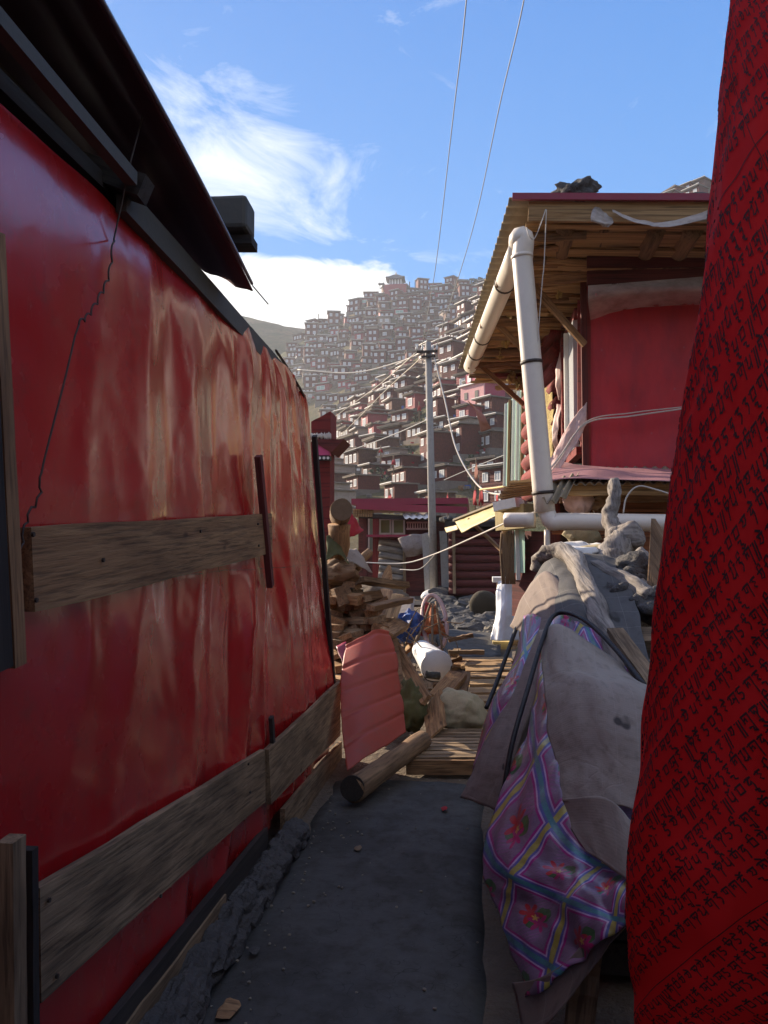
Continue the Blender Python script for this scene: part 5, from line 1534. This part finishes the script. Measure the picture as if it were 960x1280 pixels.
# ------------------------------------------------------------------ red-roofed house in the middle
RR = thing('red_roofed_house', 'low house with flat crimson roof, red posts and green-curtained windows', 'house', W(500, 740, 19))
r0 = W(440, 630, 18.6); r1 = W(585, 636, 18.6)
mesh('roof', join(span((r0.x, 18.5, r0.z - .02), (r1.x, 22.5, r0.z + .12))), 'crimson_metal', RR)
beam('fascia', W(445, 632, 18.4), W(584, 638, 18.4), .05, .16, 'crimson_metal', RR, .004)
beam('eave_beam', W(450, 645, 18.7), W(584, 650, 18.7), .3, .1, 'dark_wood', RR, .004)
rt = []
for k in range(12):
    x = 441 + k * 2.1; rt.append(span(W(x, 636, 18.5), W(x + 1, 646, 18.5) + Vector((0, .3, 0))))
mesh('rafter_ends', join(*rt), 'plank_eave', RR)
mesh('wall', span((W(448, 650, 19.6).x, 19.6, .3), (W(560, 650, 19.6).x, 22, W(450, 645, 19.6).z)), 'maroon_wood', RR)
beam('porch_post', W(470, 646, 18.7), W(470, 742, 18.7), .14, .14, 'red_wood', RR, .003, up=EY)
beam('porch_post', W(457, 646, 18.9), W(457, 742, 18.9), .1, .1, 'maroon_wood', RR, .003, up=EY)
for (x0, x1, mt) in ((474, 489, 'pane_green'), (490, 506, 'pane_green')):
    w = mesh('window', join(span(W(x0, 647, 19.3), W(x1, 650, 19.3) + Vector((0, .1, 0))), span(W(x0, 666, 19.3), W(x1, 669, 19.3) + Vector((0, .1, 0))), span(W(x0, 650, 19.31), W(x0 + 2, 666, 19.31) + Vector((0, .08, 0))), span(W(x1 - 2, 650, 19.31), W(x1, 666, 19.31) + Vector((0, .08, 0)))), 'white_paint', RR)
    mesh('pane', span(W(x0 + 2, 650, 19.36), W(x1 - 2, 666, 19.36) + Vector((0, .04, 0))), mt, w)
gl_ = mesh('glass_door', span(W(455, 648, 19.2), W(467, 692, 19.2) + Vector((0, .05, 0))), 'pane_aqua', RR)
for x in (455, 461, 467): mesh('sash', span(W(x - .8, 648, 19.14), W(x + .8, 692, 19.14) + Vector((0, .04, 0))), 'white_paint', gl_)
bl = [span(W(508, 652, 18.9), W(540, 654, 18.9) + Vector((0, .06, 0))), span(W(508, 660, 18.9), W(540, 662, 18.9) + Vector((0, .06, 0)))]
for k in range(10): bl.append(span(W(509 + k * 3.1, 654, 18.91), W(510.4 + k * 3.1, 660, 18.91) + Vector((0, .04, 0))))
mesh('balustrade', join(*bl), 'plaster', RR)
vf, uvs = patch(C([[(502, 641, 18.8), (520, 643, 18.7), (540, 642, 18.6)], [(506, 648, 18.2), (524, 648, 18.1), (540, 648, 18.1)]]), 20, 8, lambda x, y, s, t: .02 * math.sin(x * 40))
mesh('canopy', vf, 'white_paint', RR, smooth=True, uvs=uvs, solid=.01)
mesh('shed_roof', span(W(458, 671, 17.8), W(538, 668, 17.8) + Vector((0, 1.2, 0))), 'crimson_metal', RR)
vf, uvs = patch(C([[(497, 672, 17.6), (520, 667, 17.6), (541, 663, 17.6)], [(503, 685, 17.4), (522, 684, 17.4), (541, 680, 17.4)], [(508, 697, 17.5), (524, 694, 17.5), (540, 688, 17.5)]]), 24, 16, wrinkle(.06, 3, 3, 4, .03))
mesh('hanging_tarp', vf, 'tarp_mid', RR, smooth=True, uvs=uvs, solid=.01)
for k in range(7):
    log('wall_log', [W(474 - (k % 2), 676 + k * 8.5, 18.2), W(506, 682 + k * 8.2, 18.2)], .075, 'log_grey', RR, 5, .2, 10)
mesh('door', span(W(506, 694, 18.1), W(534, 745, 18.1) + Vector((0, .08, 0))), 'maroon_wood', RR)
beam('door_post', W(505, 676, 18.0), W(506, 742, 18.0), .06, .06, 'plank_grey', RR, .002, up=EY)
# dark log shed
DS = thing('dark_log_shed', 'dark maroon log shed with a pale corner post behind the utility pole', 'shed', W(590, 740, 16))
for k in range(8):
    log('wall_log', [W(561, 668 + k * 10.2, 16.5), W(632, 668 + k * 10.2, 16.5)], .088, 'maroon_wood', DS, 6, .1, 12)
mesh('wall', span((W(561, 700, 16.6).x, 16.62, .2), (W(640, 700, 16.6).x, 18.2, W(561, 657, 16.6).z)), 'dark_wood', DS)
beam('corner_post', W(567, 664, 16.35), W(568, 742, 16.35), .06, .06, 'plank_grey', DS, .01, up=EY)
mesh('roof', span((W(556, 655, 16.3).x, 16.2, W(556, 658, 16.3).z), (W(645, 655, 16.3).x, 18.6, W(556, 652, 16.3).z)), 'dark_wood', DS)
for k in range(22):
    mesh('roof_stone', blob(W(552 + r_.uniform(0, 75), 650 + r_.uniform(-3, 2), 16.3 + r_.uniform(0, 1)), (.12, .12, .07), .5, 2, k, 2), ('pale_rock', 'rubble')[k % 2], DS)
# yellow sheet propped on a rod
YS = thing('yellow_canopy', 'yellow sheet propped up as a small canopy over the dark shed', 'canopy', W(600, 700, 13))
vf, uvs = patch(C([[(569, 652, 14.2), (596, 641, 13.6), (622, 631, 13.0)], [(577, 666, 13.2), (600, 655, 12.7), (630, 640, 12.1)]]), 24, 10, wrinkle(.015, 3, 3, 1))
mesh('sheet', vf, 'yellow_sheet', YS, smooth=True, uvs=uvs, solid=.012)
beam('sheet_edge', W(569, 650, 14.2), W(622, 629, 13.0), .1, .03, 'corrugated', YS, .003)
beam('prop', W(586, 649, 13.6), W(631, 692, 12.9), .05, .05, 'plank_tan', YS, .003)
vf, uvs = patch(C([[(556, 660, 15), (572, 656, 14.6)], [(558, 666, 14.8), (574, 662, 14.5)]]), 8, 6, wrinkle(.01, 3, 3, 1))
mesh('sheet_flap', vf, 'yellow_sheet', YS, smooth=True, uvs=uvs, solid=.01)

# ------------------------------------------------------------------ cloth flags, pagoda, scrub
def hang_flag(rows, mat, lab, nm='hanging_flag'):
    vf, uvs = patch(C(rows), 10, 20, wrinkle(.05, 2, 2, rows[0][0][0], .02)); o = mesh(nm, vf, mat, smooth=True, uvs=uvs, solid=.01); tag(o, lab, 'flag')


hang_flag([[(585, 500, 28), (588, 506, 28)], [(593, 508, 27.8), (602, 515, 28)], [(598, 524, 27.8), (609, 527, 28)], [(602, 540, 28), (615, 536, 28.3)]], 'faded_flag', 'faded orange-red prayer cloth hanging high before the pink house')
for i, (x, y0, y1, w, d) in enumerate([(594, 611, 631, 2.6, 25), (601, 609, 632, 3.2, 25), (487, 615, 630, 3.0, 30), (622, 616, 628, 2, 24), (560, 618, 640, 2.2, 24), (595, 576, 604, 2.4, 30), (524, 505, 514, 2.5, 90), (492, 572, 581, 3, 70), (476, 560, 566, 3, 80)]):
    hang_flag([[(x - .3, y0, d), (x + .3, y0, d)], [(x - w * .7, (y0 + y1) / 2, d), (x + w * .7, (y0 + y1) / 2, d - .2)], [(x - w, y1, d), (x + w, y1, d)]], 'red_cloth' if i != 5 else 'faded_flag',
              ['left of the two furled red flags by the green glazing', 'right of the two furled red flags by the green glazing', 'red pennant cone standing above the crimson roof', 'small red flag nearest the green glazed panel', 'narrow red flag right beside the utility pole', 'tall faded flag furled on a pole before the dark house', 'tiny red flag on the slope left of the pole', 'round red cloth hung on the lower slope houses', 'small red cloth on the slope above the round one'][i])
    o = wire('flag_pole', [W(x, y0 - 3, d), W(x, y1 + 12, d)], .001 * d, 'stick', n=4); tag(o, ['pole of the left furled red flag', 'pole of the right furled red flag', 'pole of the red pennant cone', 'pole of the small red flag by the glazing', 'pole of the red flag beside the utility pole', 'pole of the tall faded flag', 'pole of the tiny flag on the slope', 'pole of the round red cloth', 'pole of the small red cloth on the slope'][i], 'pole')
# pink house on the spur
PK = thing('pink_house', 'pink-walled house with shade coloured into its magenta side high on the near spur', 'house', W(601, 508, 105), rz=-.85)
zb = 0.0
m0 = WM['pink_house']


def lm(name, a, b, mat, parent=PK): return mesh(name, span(a, b), mat, parent, WM[PK.name], local=True)


lm('front_wall', (-2.3, -1.5, zb), (2.3, -1.3, zb + 2.7), 'pink_side')if False else None
M['pink_side'] = plain('pink_render', (0.75, 0.38, 0.38), 0.8, 0.15, 1, 0.1); M['shaded_pink_side'] = plain('shaded_pink_render', (0.42, 0.05, 0.1), 0.7, 0.15, 1, 0.1)  # deeper magenta copy of the pink carries the shade of the unlit side
lm('front_wall', (-2.3, -1.5, zb), (2.3, -1.31, zb + 2.7), 'pink_side'); lm('wall', (-2.3, -1.3, zb), (2.3, 2.2, zb + 2.7), 'shaded_pink_side')
lm('base', (-2.5, -1.7, zb - 4), (2.5, 2.2, zb - .01), 'house_stone')
lm('roof', (-2.6, -1.8, zb + 2.71), (2.6, 2.4, zb + 2.9), 'white_paint')
for x in (-1.2, .9):
    w = lm('window', (x - .3, -1.56, zb + .9), (x + .3, -1.505, zb + 1.8), 'black_paint')
lm('upper_wall', (-1.6, -1.2, zb + 2.91), (1.4, 1.5, zb + 4.3), 'shaded_pink_side'); lm('upper_window', (-1.2, -1.26, zb + 3.2), (-.5, -1.205, zb + 4.1), 'white_paint'); lm('upper_window', (.3, -1.26, zb + 3.2), (1.0, -1.205, zb + 4.1), 'white_paint')
# pagoda on the ridge
pg = W(495, 364, 362); PG = thing('ridge_pavilion', 'small pavilion with upturned roof on the crest of the far ridge', 'pavilion', pg)
k_ = .362


def ring_roof(z0, z1, r0, r1, lift):
    v = []; n = 24
    for (r, z, l) in ((r0, z0, lift), (r0 * .6 + r1 * .4, z0 + (z1 - z0) * .45, lift * .2), (r1, z1, 0)):
        for i in range(n):
            a = 2 * math.pi * i / n; c = max(abs(math.cos(a)), abs(math.sin(a))); rr = r / c; corner = ((1 / c - 1) / .414) ** 2
            v.append(pg + Vector((rr * math.cos(a), rr * math.sin(a), z + l * corner)))
    f = [(j * n + i, j * n + (i + 1) % n, (j + 1) * n + (i + 1) % n, (j + 1) * n + i) for j in range(2) for i in range(n)] + [tuple(range(n - 1, -1, -1)), tuple(range(2 * n, 3 * n))]
    return v, f


mesh('base', span(pg + Vector((-5, -4, -4)), pg + Vector((5, 4, 2))), 'house_red', PG)
mesh('walls', span(pg + Vector((-2.8, -2.8, 2.01)), pg + Vector((2.8, 2.8, 5))), 'white_paint', PG)
for x in (-2, -.7, .7, 2): mesh('column', span(pg + Vector((x - .2, -2.95, 2.01)), pg + Vector((x + .2, -2.81, 5))), 'house_brown', PG)
mesh('roof', ring_roof(4.6, 7.6, 4.4, .8, .9), 'beam_dark', PG)
mesh('finial', tube([pg + Vector((0, 0, 7.5)), pg + Vector((0, 0, 8.1)), pg + Vector((0, 0, 9.2))], [.5, .35, .05], 8), 'yellow_sheet', PG)
o = mesh('lookout_frame', join(*[span(W(474.5 + i * 4, 362, 360), W(475.2 + i * 4, 352, 360) + Vector((0, .4, 0))) for i in range(2)], span(W(472.6, 355, 359.7), W(480.5, 353.6, 359.7) + Vector((0, 2, 0)))), 'beam_dark'); tag(o, 'small dark frame shelter left of the ridge pavilion', 'shelter')
for i, (x, y0, y1, d) in enumerate([(398, 392, 410, 366), (423, 408, 436, 330), (512, 352, 362, 360), (519, 350, 362, 360), (569, 350, 362, 360), (558, 412, 440, 190)]):
    o = mesh('mast', tube([W(x, y1, d), W(x, y0, d)], .0006 * d, 6), 'beam_dark'); tag(o, ['thin mast at the left shoulder of the far ridge', 'pale mast among far ridge houses', 'mast right of the ridge pavilion', 'second mast right of the ridge pavilion', 'mast near the dark trees on the ridge', 'mast at the crest of the near spur'][i], 'mast')


def tree(px, py, d, h, lab, i, grp=None, nm='tree'):
    base = W(px, py, d); g = height(base.x, base.y); base.z = min(base.z, g + .1)
    t = thing(nm, lab, 'tree' if nm == 'tree' else 'shrub', base, grp)
    if nm == 'tree': mesh('trunk', tube([base - Vector((0, 0, .6)), base + Vector((0, 0, h * .4)), base + Vector((.1, 0, h * .8))], [h * .05, h * .035, h * .01], 6), 'bark', t)
    q = random.Random(i); v = []; f = []
    for k in range(170 if nm == 'tree' else 120):
        a = q.uniform(0, 6.28); r = math.sqrt(q.random()); z = q.random()
        wz = (math.sin(z * 3.0) * .42 + .12) * (1 + .4 * math.sin(a * 3 + i)); s = h * q.uniform(.05, .1)
        c = base + Vector((math.cos(a) * r * wz * h, math.sin(a) * r * wz * h, h * ((.18 if nm == 'tree' else -.05) + .82 * z)))
        n = Vector((q.uniform(-1, 1), q.uniform(-1, 1), q.uniform(-1, 1))).normalized(); u = n.orthogonal().normalized(); w = n.cross(u); k0 = len(v)
        v += [c + u * s, c + w * s, c - u * s, c - w * s]; f.append((k0, k0 + 1, k0 + 2, k0 + 3))
    mesh('crown', (v, f), 'leaf', t)


for i, x in enumerate((590, 593, 596, 599, 602, 605)):
    tree(x, 352 + i % 2, 366, 5.5 - (i % 3) * .7, ORD[i] + ' dark tree from the left in the clump on the ridge', i, 'dark trees clumped on the ridge')
for i, (x, y, d) in enumerate([(379, 410, 600), (385, 410, 600), (391, 412, 600), (402, 411, 372)]):
    tree(x, y, d, 7 if d > 500 else 4, ORD[i] + ' small tree from the left on the bare left shoulder', 20 + i, 'small trees on the left shoulder')
q_ = random.Random(77); ns = 0
for i in range(400):
    u = q_.uniform(400, 645); D = q_.uniform(66, 196); dx = (u - 480) / F; a = math.atan(dx) - YAW; r = D / math.cos(a + YAW); x, y = r * math.sin(a), r * math.cos(a); z = height(x, y); py = 690 - (z - 1.55) * 1000 / D
    if py < interp(YN, u) + 4 or ns >= 46: continue
    ns += 1; tree(u, py, D, q_.uniform(1.0, 2.2), 'low dry green shrub growing between the houses of the near spur', 100 + i, 'low shrubs between the houses', 'shrub')


# ------------------------------------------------------------------ prayer flag beside the camera
PF = thing('prayer_flag', 'tall crimson prayer flag printed with rows of black script at right', 'flag', W(900, 640, .95))
rowsF = []
for (py, xl, d) in ((-260, 938, 1.02), (-60, 922, 1.0), (0, 915, 1.0), (130, 902, .99), (300, 881, .97), (500, 852, .95), (700, 824, .93), (850, 812, .92), (1000, 800, .91), (1130, 794, .90), (1240, 794, .90), (1330, 804, .90), (1460, 820, .90)):
    rowsF.append([W(xl, py, d + .06), W(xl + 3, py, d + .015), W(xl + 60, py + 4, d - .05), W(xl + 150, py + 8, d - .07), W(xl + 290, py + 10, d - .02), W(xl + 420, py + 10, d + .05)])
NU, NV = 90, 200
vfF, uvF = patch(rowsF, NU, NV, lambda x, y, s, t: .014 * noise.noise(Vector((x * 3, y * 3.2, 3))) + .010 * noise.noise(Vector((x * 9 + y * 4, y * 2.2 - x * 3, 8))) + .003 * noise.noise(Vector((x * 30, y * 18, 8))), .003, 4)
cf = mesh('cloth', vfF, 'flag', PF, smooth=True, uvs=uvF, solid=.0012)
WF, HF = uvF[NU][0], uvF[-1][1]
midk = NV // 2


def flagpt(u, v, off=-.0016):
    """point on the printed side of the cloth at cloth coordinates u, v (metres)"""
    s = max(0, min(.9999, u / WF)) * NU; t = max(0, min(.9999, v / HF)) * NV
    i, j = int(s), int(t); a, b = s - i, t - j; k = j * (NU + 1) + i; P = vfF[0]
    p = (P[k] * (1 - a) + P[k + 1] * a) * (1 - b) + (P[k + NU + 1] * (1 - a) + P[k + NU + 2] * a) * b
    n = (P[k + 1] - P[k]).cross(P[k + NU + 1] - P[k]).normalized()
    if n.y > 0: n = -n
    return p + n * abs(off)


# letter shapes: strokes in a 1 x 1 cell, head line at y = 1, tail below 0
GL = {
    'ka': [[(0, 1), (.85, 1)], [(.1, 1), (.1, .35)], [(.1, .6), (.4, .75), (.42, .4)], [(.78, 1), (.78, -.45)]],
    'ga': [[(0, 1), (.8, 1)], [(.12, 1), (.12, .5), (.4, .45), (.42, .8)], [(.75, 1), (.75, -.2)]],
    'nga': [[(0, 1), (.6, 1)], [(.1, 1), (.06, .6), (.45, .5), (.55, .25), (.3, 0), (.05, .1)]],
    'ca': [[(0, 1), (.7, 1)], [(.12, 1), (.3, .7), (.1, .45), (.45, .35), (.6, .6), (.58, 1)]],
    'nya': [[(0, 1), (.85, 1)], [(.1, 1), (.2, .5), (.4, .75), (.55, .45), (.8, .8), (.8, 1)], [(.5, .5), (.45, -.3)]],
    'ta': [[(0, 1), (.55, 1)], [(.35, 1), (.2, .7), (.5, .6), (.6, .3), (.35, -.1)]],
    'na': [[(0, 1), (.6, 1)], [(.3, 1), (.15, .75), (.05, .5), (.3, .5), (.45, .7), (.5, .3), (.4, -.35)]],
    'pa': [[(0, 1), (.2, 1)], [(.1, 1), (.1, .35), (.4, .25), (.65, .4)], [(.65, 1), (.65, 0)]],
    'ma': [[(.05, 1), (.3, 1)], [(.18, 1), (.18, .4), (.05, .2), (.35, .1), (.65, .35)], [(.65, 1), (.65, 0)], [(.5, 1), (.8, 1)]],
    'ba': [[(0, 1), (.7, 1)], [(.1, 1), (.1, .3), (.65, .3), (.65, 1)]],
    'ra': [[(0, 1), (.6, 1)], [(.3, 1), (.15, .8), (.45, .65), (.15, .45), (.4, .2)]],
    'sa': [[(0, 1), (.9, 1)], [(.1, 1), (.2, .6), (.05, .35), (.4, .35), (.5, .7)], [(.8, 1), (.8, -.05)], [(.45, .5), (.8, .5)]],
    'ya': [[(0, 1), (.2, 1)], [(.1, 1), (.15, .6), (.05, .3), (.3, .2), (.65, .4)], [(.65, 1), (.65, 0)]],
    'shad': [[(.1, 1), (.08, -.35)]],
    'tsheg': [[(.05, .98), (.18, .9)]],
    'i': [[(.1, 1.1), (.1, 1.35), (.45, 1.5), (.55, 1.2)]],
    'o': [[(0, 1.35), (.3, 1.15), (.6, 1.35)]],
    'u': [[(.2, -.05), (.6, -.1), (.55, -.4), (.85, -.55)]],
    'e': [[(.1, 1.45), (.55, 1.12)]],
}
cons = ['ka', 'ga', 'nga', 'ca', 'nya', 'ta', 'na', 'pa', 'ma', 'ba', 'ra', 'sa', 'ya']
fr_ = random.Random(108)
ang = rad(41); lx, ly = math.cos(ang), -math.sin(ang)      # along the text (up to the right)
dxn, dyn = math.sin(ang), math.cos(ang)                     # next line (down to the right)
SP, CH_ = .0275, .0140
inkv, inkf = [], []


def stroke(pts, w0, seg=.0022):
    P = []
    for (a, b) in zip(pts, pts[1:]):
        L = math.hypot(b[0] - a[0], b[1] - a[1]); n = max(1, int(L / seg)) if L < .05 else int(L / .006)
        for k in range(n): P.append((a[0] + (b[0] - a[0]) * k / n, a[1] + (b[1] - a[1]) * k / n))
    P.append(pts[-1])
    k0 = len(inkv); m = len(P)
    for i, p in enumerate(P):
        q0, q1 = P[max(0, i - 1)], P[min(m - 1, i + 1)]
        tx, ty = q1[0] - q0[0], q1[1] - q0[1]; L = math.hypot(tx, ty) or 1; tx /= L; ty /= L
        w = w0 * (.65 + .5 * abs(tx * lx + ty * ly)) * fr_.uniform(.9, 1.1)
        inkv.append(flagpt(p[0] - ty * w, p[1] + tx * w)); inkv.append(flagpt(p[0] + ty * w, p[1] - tx * w))
    for i in range(m - 1): inkf.append((k0 + 2 * i, k0 + 2 * i + 1, k0 + 2 * i + 3, k0 + 2 * i + 2))


def pq(a, b):      # text plane (along, down) -> cloth
    u = a * lx + b * dxn; v = V0 + a * ly + b * dyn
    if b > 0: pass
    return (u, v)


V0 = HF * .45
B0, B1 = -1.1, 1.1
borders = (-.56, -.545, -.095, -.06, .52, .54)
b = B0
lines = []
while b < B1:
    if not any(abs(b - q) < .019 for q in (-.55, -.078, .53)): lines.append(b)
    b += SP
mar = .030
for bi in lines:
    a = -1.6
    while a < 1.6:
        u, v = pq(a, bi)
        g = fr_.choice(cons); wd = .0117 * fr_.uniform(.85, 1.1)
        if v > HF * .70 and u < (v - HF * .70) * .40 + .008: a += wd; continue      # blank margin low on the left
        if .004 < u < WF * .98 and .02 < v < HF * .97:
            ok_ = fr_.random() > .03
            if ok_:
                st = GL[g][:]
                r2 = fr_.random()
                if r2 < .2: st = st + GL['i']
                elif r2 < .36: st = st + GL['o']
                elif r2 < .5: st = st + GL['e']
                elif r2 < .68: st = st + GL['u']
                h = CH_
                for s_ in st: stroke([pq(a + x * wd * .95, bi - (y - .5) * h) for x, y in s_], .0011)
                stroke([pq(a + wd * .98, bi - .5 * h), pq(a + wd * 1.06, bi - .38 * h)], .0012)
                if fr_.random() < .06:
                    for e_ in (.2, .5): stroke([pq(a + wd * (1.1 + e_), bi - .5 * h), pq(a + wd * (1.08 + e_), bi + .95 * h)], .0013)
                    a += wd * .8
        a += wd * 1.1
for bb in (-.555, -.078, .53):
    P = [pq(a / 100, bb) for a in range(-160, 160)]
    P = [p for p in P if .003 < p[0] < WF * .99 and .02 < p[1] < HF * .99]
    if len(P) > 2: stroke(P, .0006)
# side border of the printed block, crossing the lines
P = [((k * .004) * .40, HF * .70 + k * .004) for k in range(4, 140)]; P = [p for p in P if p[1] < HF * .99]; stroke(P, .0007)
P = [(.09 + k * .006, HF * .22 + k * .0055) for k in range(70)]; P = [p for p in P if p[0] < WF * .97]; stroke(P, .0007)
mesh('printed_script', (inkv, inkf), 'ink', PF)
o = wire('flag_rope', [W(905, -300, 1.06), W(1100, -290, 1.0), W(1500, -330, 1.1)], .006, 'white_cord'); tag(o, 'rope from which the tall crimson prayer flag hangs', 'rope')
